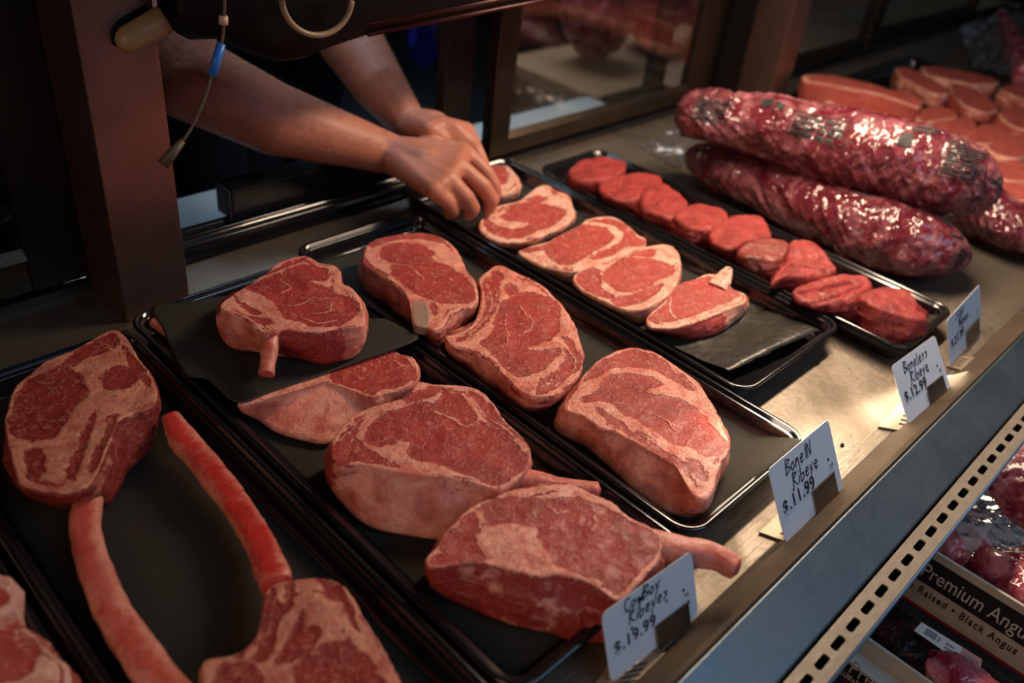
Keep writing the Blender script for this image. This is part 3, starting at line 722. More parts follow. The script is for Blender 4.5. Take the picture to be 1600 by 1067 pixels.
r = bonein('cowboy_steak', 'cowboy steak at the back of its tray, half hidden under the loose paper sheet', GC, (560, 590), ZB)
slab('meat_slab', H_([(455, 742), (560, 680), (700, 560), (900, 460), (1060, 470), (1130, 530), (1195, 560), (1212, 620), (1190, 665), (1130, 692), (1070, 706), (1015, 722), (940, 700), (860, 672), (800, 655), (700, 690), (560, 735), (490, 762)]), .0405,
     H_([(1210, 640), (1180, 720), (1000, 850), (840, 925), (740, 915), (620, 882), (560, 842), (490, 790), (455, 750)]), ZB,
     lean=[H_([(840, 640), (900, 500), (1060, 480), (1120, 530), (1180, 580), (1190, 640), (1130, 680), (1060, 690), (1010, 712), (930, 680)])],
     fatl=[(H_([(1060, 520), (1130, 580), (1200, 600)]), .0012)],
     side=.8, parent=r, seed=5, mat=MEATW, lump=.0018)
rod('rib_bone', U3([(400, 590), (330, 548), (270, 518), (240, 502)], [.026, .026, .034, .038]), [.010, .009, .009, .007], BONE, r, .9, 12, .7)

r = bonein('cowboy_steak', 'cowboy steak in the middle of its tray with a pale rounded fat wall', GC, (670, 700), ZB)
slab('meat_slab', C_([(200, 430), (240, 370), (300, 300), (380, 260), (500, 230), (565, 200), (600, 165), (625, 138), (700, 150), (870, 162), (940, 198), (990, 258), (1022, 310), (1080, 368), (1150, 438), (1155, 515), (1122, 572), (1055, 632), (1000, 655), (940, 640), (850, 618), (750, 604), (600, 588), (480, 570), (400, 548), (330, 535), (258, 548), (215, 525), (195, 475)]), .066,
     C_([(1155, 540), (1120, 640), (1010, 740), (900, 830), (780, 900), (700, 906), (600, 892), (500, 876), (400, 850), (320, 805), (262, 745), (220, 690), (185, 620), (190, 540)]), ZB,
     lean=[C_([(370, 382), (430, 312), (520, 270), (640, 240), (700, 240), (760, 190), (830, 210), (880, 290), (930, 340), (1020, 380), (1090, 440), (1142, 510), (1110, 562), (1000, 638), (900, 602), (820, 570), (700, 532), (600, 510), (558, 480), (590, 425), (530, 430), (430, 450), (372, 430)]),
           C_([(225, 440), (300, 335), (380, 285), (350, 330), (320, 400), (420, 482), (540, 545), (400, 535), (320, 522), (250, 538), (212, 490)]),
           C_([(840, 182), (920, 212), (980, 272), (1050, 352), (1130, 432), (1060, 402), (930, 322), (882, 242)]), C_([(560, 222), (640, 180), (740, 170), (700, 205), (600, 238)])],
     fatl=[(C_([(700, 282), (780, 312), (850, 352), (905, 325)]), .0016), (C_([(850, 180), (930, 300), (1040, 370), (1130, 450)]), .0012), (C_([(240, 430), (330, 330), (420, 290)]), .0011), (C_([(250, 500), (300, 420), (290, 370)]), .0009)],
     side=.80, sides=[(C_([(600, 165)])[0], C_([(215, 520)])[0], .25)], parent=r, seed=6, mat=MEATW, lump=.0022, bulge=.004)
rod('rib_bone', U3(C_([(1040, 590), (1170, 610), (1320, 640), (1475, 660)]), [.045, .045, .043, .042]), [.012, .0105, .009, .009], BONE, r, .8, 13, .85)

r = bonein('cowboy_steak', 'front cowboy steak behind its price tag, bone sticking out past the tray', GC, (850, 880), ZB)
slab('meat_slab', D_([(38, 500), (100, 430), (140, 368), (230, 280), (320, 230), (450, 180), (600, 152), (700, 156), (800, 200), (900, 240), (960, 300), (1050, 350), (1106, 390), (1120, 470), (1080, 540), (1010, 620), (930, 692), (870, 665), (820, 630), (750, 602), (650, 585), (560, 590), (450, 565), (350, 530), (220, 520), (120, 530), (60, 545)]), .066,
     D_([(1120, 500), (1110, 640), (1010, 800), (900, 880), (830, 897), (700, 886), (600, 852), (450, 820), (330, 780), (250, 742), (130, 692), (62, 630), (38, 550)]), ZB,
     lean=[D_([(330, 242), (450, 222), (600, 230), (700, 222), (850, 272), (980, 332), (1090, 392), (1100, 450), (1060, 520), (960, 630), (910, 662), (850, 612), (760, 575), (650, 545), (600, 480), (560, 430), (540, 362), (480, 352), (400, 345), (320, 360), (308, 290)]),
           D_([(100, 452), (150, 382), (240, 302), (285, 335), (270, 430), (330, 502), (200, 495)]), D_([(70, 500), (110, 480), (200, 500), (330, 525), (200, 515), (90, 530)])],
     fatl=[(D_([(600, 262), (640, 290), (690, 280)]), .0016), (D_([(800, 310), (820, 340), (790, 370)]), .001)],
     side=.38, parent=r, seed=7, mat=MEATW, lump=.003, bulge=.004)
rod('rib_bone', U3([(1000, 850), (1060, 860), (1110, 868), (1150, 888)], [.046, .045, .044, .043]), [.016, .0145, .0125, .011], BONE, r, .9, 14, .75)

# loose sheet of paper under the top cowboy steak
def loose_sheet():
    pts = H_([(100, 345), (230, 328), (400, 300), (640, 300), (900, 330), (1000, 390), (1070, 395), (1130, 425), (1210, 480), (1000, 560), (820, 622), (620, 690), (462, 745), (380, 690), (330, 648), (270, 640), (235, 620), (180, 520), (140, 430)])
    P = np.array([un(x, y, .044)[:2] for x, y in catmull(pts, 4)]); c = P.mean(0); N = len(P)
    v = []; K = 26
    for k in range(1, K + 1):
        s = k / K
        for p in P:
            q = c + (p - c) * s; v.append([q[0], q[1], 0.0438])
    v.append([c[0], c[1], .0438]); v = np.array(v)
    v[:, 2] += fbm(np.c_[v[:, :2] * 20, v[:, :1] * 0 + 3], 8) * .0012 * np.clip(np.hypot(*(v[:, :2] - c).T) / .06 - .6, 0, 1)
    f = [(k * N + j, (k + 1) * N + j, (k + 1) * N + (j + 1) % N, k * N + (j + 1) % N) for k in range(K - 1) for j in range(N)]
    f += [(K * N, j, (j + 1) % N) for j in range(N)]
    o = mesh('paper_sheet', v - np.r_[c, .0438], f, PAPER); o.location = (c[0], c[1], .0438)
    m = o.modifiers.new('s', 'SOLIDIFY'); m.thickness = .0004
    tag(o, 'loose dark sheet of butcher paper under the top cowboy steak, overhanging its tray', 'paper')
loose_sheet()

# ---------------- tomahawks
GT = 'tomahawk steaks with long bones'
r = bonein('tomahawk_steak', 'tomahawk steak at the back left with its long bone curving toward the viewer', GT, (130, 640), ZB)
slab('meat_slab', I_([(10, 360), (20, 310), (52, 250), (120, 200), (200, 165), (245, 138), (300, 112), (342, 130), (372, 180), (402, 220), (422, 262), (428, 310), (400, 330), (350, 345), (318, 370), (295, 430), (268, 495), (235, 542), (180, 555), (100, 545), (50, 530), (38, 490), (20, 430)]), .058,
     I_([(430, 320), (415, 400), (400, 455), (350, 505), (318, 560), (290, 598), (245, 600), (200, 602), (160, 605), (100, 580), (48, 540), (30, 500)]), ZB,
     lean=[I_([(25, 342), (60, 262), (120, 226), (190, 216), (230, 258), (240, 292), (200, 332), (150, 400), (92, 416), (42, 402), (22, 372)]),
           I_([(170, 202), (240, 150), (300, 120), (322, 150), (282, 172), (232, 190), (200, 214)]), I_([(270, 240), (310, 212), (360, 220), (372, 250), (312, 276), (276, 264)]),
           I_([(62, 442), (110, 440), (120, 490), (80, 512)]), I_([(178, 500), (205, 430), (240, 352), (262, 352), (225, 450), (205, 525)]), I_([(240, 480), (270, 420), (300, 365), (325, 345), (280, 440), (255, 500)]), I_([(330, 150), (372, 195), (410, 260), (380, 250), (345, 200)])],
     fatl=[(I_([(250, 170), (300, 160), (340, 190)]), .0015)],
     side=.25, parent=r, seed=8, mat=MEATD, lump=.0035)
rod('rib_bone', U3([(142, 755), (135, 800), (135, 840), (150, 895), (176, 955), (212, 1012), (255, 1070), (310, 1130), (380, 1180)], [.030, .026, .024, .024, .024, .024, .024, .024, .024]),
    [.0125, .0135, .0135, .0140, .0145, .015, .0155, .016, .016], BONE, r, .75, 15, .62)
r = bonein('tomahawk_steak', 'tomahawk steak cut off by the bottom edge with its bone pointing to the back', GT, (450, 1000), ZB)
slab('meat_slab', G_([(235, 660), (300, 640), (380, 628), (470, 580), (530, 500), (560, 400), (572, 290), (600, 235), (650, 205), (720, 190), (800, 182), (880, 180), (960, 190), (1030, 230), (1080, 310), (1160, 440), (1240, 560), (1300, 680), (1350, 780), (1420, 960), (1380, 1150), (1150, 1280), (900, 1300), (600, 1250), (380, 1100), (260, 900), (232, 760)]), .056,
     [], ZB,
     lean=[G_([(720, 700), (800, 622), (900, 550), (1000, 530), (1100, 560), (1170, 622), (1200, 700), (1240, 800), (1240, 1000), (1000, 1120), (800, 1050), (740, 900), (740, 762)]),
           G_([(640, 650), (700, 540), (760, 400), (800, 352), (800, 440), (870, 450), (885, 490), (830, 600), (720, 650)]), G_([(525, 660), (540, 560), (600, 430), (640, 310), (690, 330), (700, 215), (742, 210), (725, 340), (650, 450), (640, 540), (590, 650)]),
           G_([(395, 640), (480, 550), (545, 460), (575, 320), (625, 240), (642, 262), (600, 420), (520, 560), (450, 625)]), G_([(310, 705), (400, 652), (530, 680), (570, 772), (560, 920), (420, 980), (300, 880)]),
           G_([(870, 190), (960, 200), (1012, 262), (1042, 362), (1110, 490), (1045, 420), (1005, 330), (930, 300), (900, 245)])],
     side=.6, parent=r, seed=9, mat=MEATD, lump=.003, N=300)
rod('rib_bone', U3([(266, 652), (285, 685), (320, 725), (358, 775), (392, 825), (415, 868), (432, 915)], [.040, .036, .034, .032, .034, .038, .042]), [.009, .0140, .0142, .0138, .0134, .0138, .0145], BONER, r, .8, 16, .45)

# ---------------- scraps in the corner tray
GS = 'steaks in the corner tray'
o, l = slab('cut_steak', [(-60, 960), (-10, 945), (22, 955), (38, 975), (62, 990), (85, 1022), (112, 1045), (100, 1100), (20, 1140), (-70, 1100)], .050, [], ZB,
         lean=[[(-40, 985), (20, 985), (60, 1010), (40, 1060), (-30, 1060)], [(10, 960), (35, 975), (25, 985), (5, 975)]], side=.4, seed=20, mat=MEATP, lump=.004)
tag(o, 'pink marbled steak cut off at the bottom left corner, lower one', 'steak', GS)
o, l = slab('cut_steak', [(-60, 890), (0, 896), (20, 905), (18, 925), (22, 950), (-10, 965), (-60, 960)], .060, [(22, 940), (24, 965), (5, 985), (-20, 990)], ZB,
         lean=[[(-40, 920), (5, 922), (12, 945), (-30, 950)]], side=.9, seed=21, mat=MEATP, lump=.003)
tag(o, 'pale fatty edge of a steak at the left edge above the corner steak', 'steak', GS)

# ---------------- boneless ribeyes
GB = 'boneless ribeyes in one tray'
def single(name, label, cat, group, *a, **k):
    o, l = slab(name, *a, **k); tag(o, label, cat, group); return o
single('boneless_ribeye', 'boneless ribeye at the very back held by the fingers', 'steak', GB,
       E_([(78, 62), (110, 52), (150, 48), (182, 62), (212, 100), (216, 130), (180, 155), (140, 170), (105, 165), (70, 130), (60, 90)]), .038,
       E_([(217, 120), (216, 185), (165, 212), (110, 220), (70, 200)]), ZB, lean=[E_([(75, 65), (110, 54), (150, 50), (172, 90), (150, 130), (110, 120), (75, 100)])], side=.85, mat=MEATP, seed=30, lump=.002)
single('boneless_ribeye', 'boneless ribeye second from the back with a tall fat lobe, touching the fingers', 'steak', GB,
       E_([(225, 190), (262, 160), (300, 135), (340, 130), (372, 150), (428, 172), (440, 220), (446, 262), (400, 300), (320, 338), (230, 366), (150, 368), (90, 350), (52, 312), (62, 270), (110, 226), (170, 206), (200, 200)]), .036,
       E_([(446, 270), (440, 305), (380, 345), (300, 382), (200, 406), (120, 392), (60, 352), (38, 322), (45, 300)]), ZB,
       lean=[E_([(180, 222), (240, 202), (330, 210), (412, 238), (400, 264), (340, 308), (290, 322), (230, 350), (150, 350), (100, 330), (68, 292), (80, 270), (130, 302), (190, 312), (240, 300), (190, 286), (135, 268), (160, 240)]), E_([(240, 190), (290, 172), (336, 184), (300, 204)]), E_([(345, 138), (370, 152), (365, 175), (352, 165)])],
       fatp=[E_([(170, 285), (250, 287), (240, 300), (185, 302)])], side=.55, sides=[(E_([(320, 338)])[0], E_([(440, 200)])[0], 1.)], mat=MEATP, seed=31, lump=.0018)
single('boneless_ribeye', 'boneless ribeye in the middle of the row with a white fat wedge at left', 'steak', GB,
       E_([(500, 272), (560, 262), (620, 268), (670, 298), (720, 338), (746, 355), (740, 385), (695, 402), (660, 422), (600, 450), (540, 472), (470, 490), (400, 486), (320, 468), (255, 440), (214, 402), (310, 380), (360, 350), (440, 310), (480, 288)]), .036,
       E_([(746, 370), (700, 420), (600, 470), (480, 520), (430, 542), (380, 530), (300, 492), (235, 442), (210, 410)]), ZB,
       lean=[E_([(318, 382), (390, 332), (450, 300), (520, 298), (580, 310), (610, 340), (600, 368), (540, 402), (480, 440), (410, 470), (345, 440), (312, 402)]),
             E_([(500, 280), (580, 270), (650, 290), (692, 340), (740, 360), (730, 385), (650, 392), (600, 422), (540, 442), (512, 430), (570, 402), (640, 362), (650, 330), (610, 300), (540, 286)]), E_([(218, 396), (290, 385), (300, 405), (232, 412)])],
       side=.95, mat=MEATP, seed=32, lump=.0018)
single('boneless_ribeye', 'boneless ribeye with a broad white fat cap, second from the front', 'steak', GB,
       E_([(690, 410), (740, 388), (800, 377), (850, 385), (886, 420), (890, 480), (880, 530), (850, 578), (800, 618), (740, 648), (680, 655), (610, 632), (540, 602), (480, 572), (440, 532), (450, 500), (500, 478), (560, 460), (630, 438)]), .038,
       E_([(890, 500), (870, 570), (800, 645), (750, 702), (700, 712), (610, 672), (540, 632), (460, 592), (434, 552)]), ZB,
       lean=[E_([(578, 482), (640, 442), (720, 434), (800, 445), (862, 470), (850, 508), (790, 530), (740, 558), (650, 580), (600, 560), (564, 520)]),
             E_([(600, 606), (680, 584), (740, 562), (812, 540), (780, 590), (700, 630), (625, 638)]), E_([(450, 530), (500, 482), (555, 490), (562, 560), (612, 592), (590, 606), (520, 588)]), E_([(690, 422), (740, 400), (790, 400), (770, 428), (705, 430)])],
       side=.75, mat=MEATP, seed=33, lump=.0018)
single('boneless_ribeye', 'front boneless ribeye with a raised pointed fat flap at its back', 'steak', GB,
       E_([(850, 570), (900, 532), (950, 520), (990, 500), (1030, 498), (1060, 510), (1108, 560), (1165, 588), (1160, 618), (1090, 650), (1000, 688), (900, 722), (820, 730), (760, 720), (746, 690), (780, 650), (820, 612)]), .036,
       E_([(1166, 600), (1166, 660), (1110, 712), (1040, 760), (930, 780), (880, 770), (790, 745), (742, 712)]), ZB,
       lean=[E_([(845, 575), (900, 532), (950, 520), (1010, 510), (1060, 540), (1130, 580), (1120, 600), (1050, 636), (970, 666), (900, 692), (810, 705), (770, 705), (752, 690), (800, 645), (830, 615)])],
       fatl=[(E_([(850, 600), (845, 650), (870, 690)]), .0014), (E_([(1000, 680), (1080, 640), (1160, 600)]), .0022)], side=.15, sides=[(E_([(1060, 660)])[0], E_([(1165, 590)])[0], .95)], mat=MEATP, seed=34, lump=.0022)
fl = bpy.data.objects['boneless_ribeye.004'] if 'boneless_ribeye.004' in bpy.data.objects else o
rod('fat_flap', U3(E_([(1040, 560), (1062, 530), (1080, 500), (1092, 475)]), [.034, .040, .046, .050]), [.015, .014, .010, .003], MEATP, fl, .5, 17, .95)

# ---------------- filets
GF = 'filets in a row in one tray'
fil = [
 ('filet at the far back end of the row', [(95, 95), (120, 55), (190, 36), (270, 37), (318, 50), (310, 90), (250, 118), (180, 128), (110, 118)], .052, [(300, 110), (260, 180), (210, 205), (170, 205), (110, 180), (80, 140)], FILET, [], 1),
 ('filet second from the back with a thin fat seam on top', [(210, 140), (230, 115), (300, 100), (400, 95), (450, 108), (455, 140), (420, 160), (370, 190), (330, 198), (270, 190), (222, 170)], .050, [(400, 200), (350, 262), (320, 268), (250, 238), (208, 200), (208, 160)], FILET, [([(290, 120), (300, 150), (340, 165)], .001)], 2),
 ('filet third from the back pressed against its neighbours', [(372, 180), (400, 150), (460, 135), (512, 165), (555, 205), (545, 238), (500, 262), (440, 252), (385, 230)], .052, [(520, 300), (470, 340), (440, 325), (380, 312), (328, 262), (350, 220)], FILET, [], 3),
 ('filet fourth from the back with a ragged dark front side', [(500, 242), (560, 210), (620, 210), (690, 235), (714, 268), (690, 290), (630, 315), (560, 305), (510, 275)], .052, [(700, 330), (640, 390), (600, 398), (560, 395), (480, 360), (444, 322), (450, 280)], FILET, [], 4),
 ('two-lobed filet fifth from the back with a notched back edge', [(642, 300), (680, 282), (708, 272), (720, 262), (790, 257), (850, 268), (878, 330), (850, 350), (780, 360), (720, 385), (655, 362), (638, 330)], .050, [(850, 380), (790, 420), (760, 455), (720, 450), (680, 432), (632, 400), (634, 350)], FILET, [([(690, 290), (690, 330), (730, 350)], .001)], 5),
 ('small darker filet with striped sides in the middle of the row', [(750, 385), (800, 355), (880, 348), (937, 360), (942, 398), (910, 428), (850, 428), (780, 418), (752, 405)], .048, [(930, 430), (890, 490), (855, 525), (780, 502), (742, 470), (745, 420)], FILETD, [([(800, 400), (850, 380), (900, 385)], .0008)], 6),
 ('round domed filet with folded grain, third from the front', [(940, 372), (980, 355), (1050, 365), (1100, 420), (1130, 462), (1090, 490), (1010, 495), (930, 500), (880, 520), (890, 480), (930, 430)], .052, [(1120, 490), (1000, 570), (960, 580), (920, 562), (860, 540), (870, 500)], FILET, [], 7),
 ('wrinkled filet with coarse torn top, second from the front', [(975, 525), (1040, 502), (1120, 490), (1190, 475), (1250, 488), (1270, 530), (1232, 562), (1190, 590), (1100, 596), (1020, 588), (962, 562)], .052, [(1260, 570), (1200, 672), (1150, 682), (1050, 645), (950, 585), (955, 555)], FILET, [], 8),
 ('largest filet at the front end of the row behind the tags', [(1210, 572), (1250, 545), (1320, 530), (1400, 545), (1446, 590), (1447, 625), (1480, 658), (1430, 665), (1340, 642), (1262, 612)], .055, [(1478, 662), (1458, 740), (1400, 776), (1320, 776), (1240, 742), (1198, 692), (1200, 620)], FILET, [], 9)]
for lab, top, zt, bot, m, fl_, sd in fil:
    single('filet', lab, 'filet', GF, F_(top), zt, F_(bot), ZB, lean=[F_([(x * 1, y * 1) for x, y in top])], bg=.12, fatl=[(F_(a), b) for a, b in fl_], side=.18 if m is FILET else .2, mat=m, seed=50 + sd,
           lump=.0058 if sd in (7, 8) else .0045, rnd=.009 if sd in (7, 8) else .007, bulge=.004, N=180, MR=34, ro=.05,
           crease=[(F_([(900, 470), (980, 450), (1080, 470)]), .004, .006)] if sd == 7 else [(F_([(990, 560), (1080, 540), (1180, 520)]), .004, .006), (F_([(1040, 590), (1140, 570), (1230, 530)]), .003, .004)] if sd == 8 else [])

# ---------------- strip steaks far right
GN = 'strip steaks beyond the vacuum packs'
ns = [
 ('long strip steak standing on edge at the far left of its tray', [(155, 155), (300, 152), (500, 190), (720, 250), (860, 290), (935, 340), (900, 372), (800, 335), (650, 290), (450, 250), (300, 215), (160, 195)], .075, [(930, 370), (800, 390), (600, 385), (450, 350), (250, 300), (150, 240)], .008, .1),
 ('strip steak lying below the standing long one', [(280, 300), (500, 330), (700, 360), (900, 395), (935, 430), (900, 460), (650, 445), (400, 380)], .040, None, .008, .9),
 ('thick strip steak near the back edge of the tray, upright grey side', [(755, 112), (830, 105), (950, 150), (1050, 210), (1102, 268), (1085, 290), (1000, 282), (880, 225), (785, 170)], .055, [(1100, 290), (1080, 345), (960, 342), (900, 285), (780, 200)], .008, .5),
 ('long flat strip steak along the top right tray edge', [(930, 100), (1040, 98), (1200, 128), (1400, 178), (1430, 220), (1300, 222), (1100, 190), (955, 150)], .050, [(1420, 240), (1380, 275), (1100, 232), (945, 175)], .008, .6),
 ('oval strip steak with a pale rim in the middle of the far group', [(1110, 212), (1200, 215), (1320, 268), (1402, 340), (1430, 390), (1350, 412), (1220, 372), (1130, 292)], .050, [(1430, 400), (1400, 435), (1300, 445), (1200, 402), (1115, 320)], .008, .35),
 ('strip steak at the right edge of the photo below the top row', [(1430, 400), (1500, 365), (1600, 362), (1690, 400), (1650, 520), (1540, 505), (1450, 445)], .050, None, .008, .4),
 ('strip steak at the right edge near the tray rim', [(1440, 255), (1500, 218), (1620, 235), (1690, 300), (1640, 340), (1540, 300)], .050, None, .008, .5),
 ('small strip steak with a fat strip leaning on the long one', [(890, 410), (925, 372), (1000, 360), (1120, 375), (1162, 428), (1060, 452), (920, 475)], .050, None, .008, .9),
 ('strip steak just above the top vacuum pack, pale fat edge right', [(950, 485), (1060, 455), (1170, 430), (1222, 405), (1292, 480), (1272, 535), (1190, 570), (1060, 548)], .048, None, .008, .5),
 ('strip steak behind the rounded end of the top vacuum pack', [(1215, 572), (1270, 520), (1322, 480), (1450, 490), (1522, 550), (1430, 590), (1340, 615), (1250, 605)], .048, None, .008, .9),
 ('wide strip steak at right edge beside the rounded bag end', [(1350, 625), (1450, 572), (1600, 550), (1690, 610), (1600, 700), (1450, 695)], .048, None, .008, .8),
 ('strip steak right of the rounded bag end, cut by the photo edge', [(1395, 730), (1500, 715), (1620, 730), (1690, 790), (1600, 862), (1440, 835)], .046, None, .008, .5),
 ('nearest strip steak above the dark rightmost vacuum pack', [(1390, 860), (1500, 845), (1640, 855), (1700, 950), (1600, 985), (1440, 950)], .046, None, .008, .4)]
for i, (lab, top, zt, bot, zb, sd) in enumerate(ns):
    c0 = np.mean(top, 0); ins = [tuple(c0 + (np.array(p) - c0) * .93 + np.array([5, -4])) for p in top]
    single('strip_steak', lab, 'steak', GN, K_(top), zt, K_(bot) if bot else [], zb, lean=[K_(ins)], side=sd if i else .1, mat=MEATN, seed=70 + i, N=110, MR=20, lump=.003, rnd=.005)

# ================================================================ VACUUM PACKS
def pack(name, label, pts, rad, flat=.8, seed=0, tail=None, seamz=None, film_end=True):
    P = catmull(pts, 14, False); k = len(P); rr = np.interp(np.linspace(0, 1, k), np.linspace(0, 1, len(rad)), rad)
    seg = 128; nu = 230
    T = np.array([P[min(i + 2, k - 1)] - P[max(i - 1, 0)] for i in range(k)]); T /= np.linalg.norm(T, axis=1)[:, None]
    def SV(u, v, off=0.):
        u = np.asarray(u, float); v = np.asarray(v, float)
        x = u * (k - 1); i = np.clip(np.floor(x).astype(int), 0, k - 2); fr = x - i
        p = P[i] * (1 - fr)[:, None] + P[i + 1] * fr[:, None]; rad_ = rr[i] * (1 - fr) + rr[i + 1] * fr
        t = T[i] * (1 - fr)[:, None] + T[i + 1] * fr[:, None]
        a = np.cross(t, [0, 0, 1]); a /= np.linalg.norm(a, axis=1)[:, None]; b = np.cross(a, t)
        th = 2 * PI * v; d = a * np.cos(th)[:, None] + b * np.sin(th)[:, None] * flat
        q = p + d * rad_[:, None]
        e = fbm(q * 15, seed) * .010 + fbm(q * 48, seed + 2) * .004
        rot = np.c_[(u * 20 + np.sin(th) * 2.2), (np.cos(th) * 1.6 + u * 3), np.full(len(u), seed * 1.)]
        c1 = 1 - np.abs(fbm(rot, seed + 5, 3)) * 2.4
        c2 = 1 - np.abs(fbm(q * np.array([60, 30, 60]), seed + 9, 2)) * 2.4
        e += np.clip(c1, 0, 1) ** 3 * .0065 * (.5 + .5 * vnoise(q * 9, seed + 3)) + np.clip(c2, 0, 1) ** 4 * .0026
        e *= np.minimum(1, rad_ / .03)
        return q + d * (e + off)[:, None]
    S = lambda u, v, off=0.: SV([u], [v], off)[0]
    uu, vv_ = np.meshgrid(np.arange(nu + 1) / nu, np.arange(seg) / seg, indexing='ij'); uu = uu.ravel(); vv_ = vv_.ravel()
    v = SV(uu, vv_); v[:, 2] = np.maximum(v[:, 2], .0008); uv = list(zip(uu.tolist(), vv_.tolist())); f = []
    for i in range(nu):
        for j in range(seg): j2 = (j + 1) % seg; f.append((i * seg + j, i * seg + j2, (i + 1) * seg + j2, (i + 1) * seg + j))
    f.append(tuple(reversed(range(seg)))); f.append(tuple(range(nu * seg, nu * seg + seg)))
    V = np.array(v); loc = V.mean(0); loc[2] = V[:, 2].min()
    r = empty(name, loc); tag(r, label, 'vacuum pack', 'vacuum packed whole beef cuts in a pile')
    o = mesh('packed_meat', V - loc, f, VAC, r)
    ul = o.data.uv_layers.new(name='UVMap')
    for lp in o.data.loops: ul.data[lp.index].uv = uv[lp.vertex_index]
    return r, loc, S
def print_on(r, loc, S, rects, mat=BLACKINK, name='printed_mark', off=.0016):
    v = []; f = []
    for (u0, u1, v0, v1) in rects:
        nu = max(1, int(abs(u1 - u0) / .006)); nv = max(1, int(abs(v1 - v0) / .012)); n0 = len(v)
        for i in range(nu + 1):
            for j in range(nv + 1): v.append(S(u0 + (u1 - u0) * i / nu, v0 + (v1 - v0) * j / nv, off) - loc)
        for i in range(nu):
            for j in range(nv): a = n0 + i * (nv + 1) + j; f.append((a, a + 1, a + nv + 2, a + nv + 1))
    return mesh(name, v, f, mat, r, True)
ra = [.018, .046, .054, .058, .062, .066, .071, .076, .079, .080, .079, .074, .064, .046, .012]
p1, l1, S1 = pack('vacuum_pack', 'large vacuum-packed beef cut on top of the pile with printed text panels',
    U3([(1062, 172), (1085, 176), (1140, 186), (1200, 200), (1260, 216), (1320, 232), (1380, 248), (1440, 264), (1490, 278), (1528, 288), (1546, 292)], [.139, .141, .142, .142, .142, .141, .141, .141, .141, .140, .138]), ra, .82, 101)
p2, l2, S2 = pack('vacuum_pack', 'lower vacuum-packed beef cut lying on the deck beside the filet tray',
    U3([(1072, 243), (1100, 250), (1150, 268), (1210, 292), (1270, 318), (1330, 345), (1390, 370), (1440, 386), (1485, 395), (1510, 398)], [.045, .047, .048, .049, .050, .050, .050, .049, .047, .045]),
    [.012, .034, .044, .049, .054, .058, .060, .061, .061, .058, .052, .038, .010], .86, 102)
p3, l3, S3 = pack('vacuum_pack', 'darkest vacuum-packed beef cut at the right edge under the top one',
    [(1.62, .68, .05), (1.625, .60, .05), (1.63, .52, .05), (1.625, .44, .05), (1.61, .36, .048), (1.60, .29, .046), (1.595, .24, .044), (1.59, .20, .043)], [.02, .045, .052, .052, .050, .048, .040, .018], .85, 103)

def label_panel(r, l, S, u0, u1, v0, v1, rows=9, seed=0, along=True):
    rg = random.Random(seed); R_ = []
    e = .0022; ev = .004
    R_ += [(u0, u1, v0, v0 + ev), (u0, u1, v1 - ev, v1), (u0, u0 + e, v0, v1), (u1 - e, u1, v0, v1)]
    for k in range(rows):
        v = v0 + (v1 - v0) * (.08 + .86 * k / rows); h = (v1 - v0) / rows * .5; u = u0 + (u1 - u0) * .06; ue = u0 + (u1 - u0) * rg.choice((.78, .92, .88))
        while u < ue:
            w_ = (u1 - u0) * rg.uniform(.12, .5); R_.append((u, min(u + w_, ue), v, v + h)); u += w_ + (u1 - u0) * .03
    for i, q in enumerate(R_[:4]): pass
    return print_on(r, l, S, R_, BLACKINK, 'printed_panel')
label_panel(p1, l1, S1, .745, .875, .055, .235, 9, 1)
label_panel(p1, l1, S1, .10, .20, .02, .17, 7, 2)
label_panel(p1, l1, S1, .36, .50, .06, .17, 4, 3)
print_on(p1, l1, S1, [(.62 + .0, .652, .12, .17)], BLACKINK, 'printed_badge')
print_on(p1, l1, S1, [(.27, .30, .16, .21), (.31, .335, .15, .19)], BLACKINK, 'printed_badge')
print_on(p1, l1, S1, [(.64, .70, .20, .215), (.65, .71, .225, .24)], BLACKINK, 'printed_words')
print_on(p1, l1, S1, [(.895, .93, .085, .10), (.915, .925, .06, .13)], BLACKINK, 'printed_mark')
print_on(p2, l2, S2, [(.86 + k * .009, .86 + k * .009 + .0045, .0, .12) for k in range(10) if k not in (4, 5)], BLACKINK, 'barcode')
print_on(p2, l2, S2, [(.80, .83, .22, .27), (.82, .86, .16, .175), (.86, .875, .17, .22)], BLACKINK, 'printed_words')
label_panel(p3, l3, S3, .45, .62, .10, .25, 6, 5)

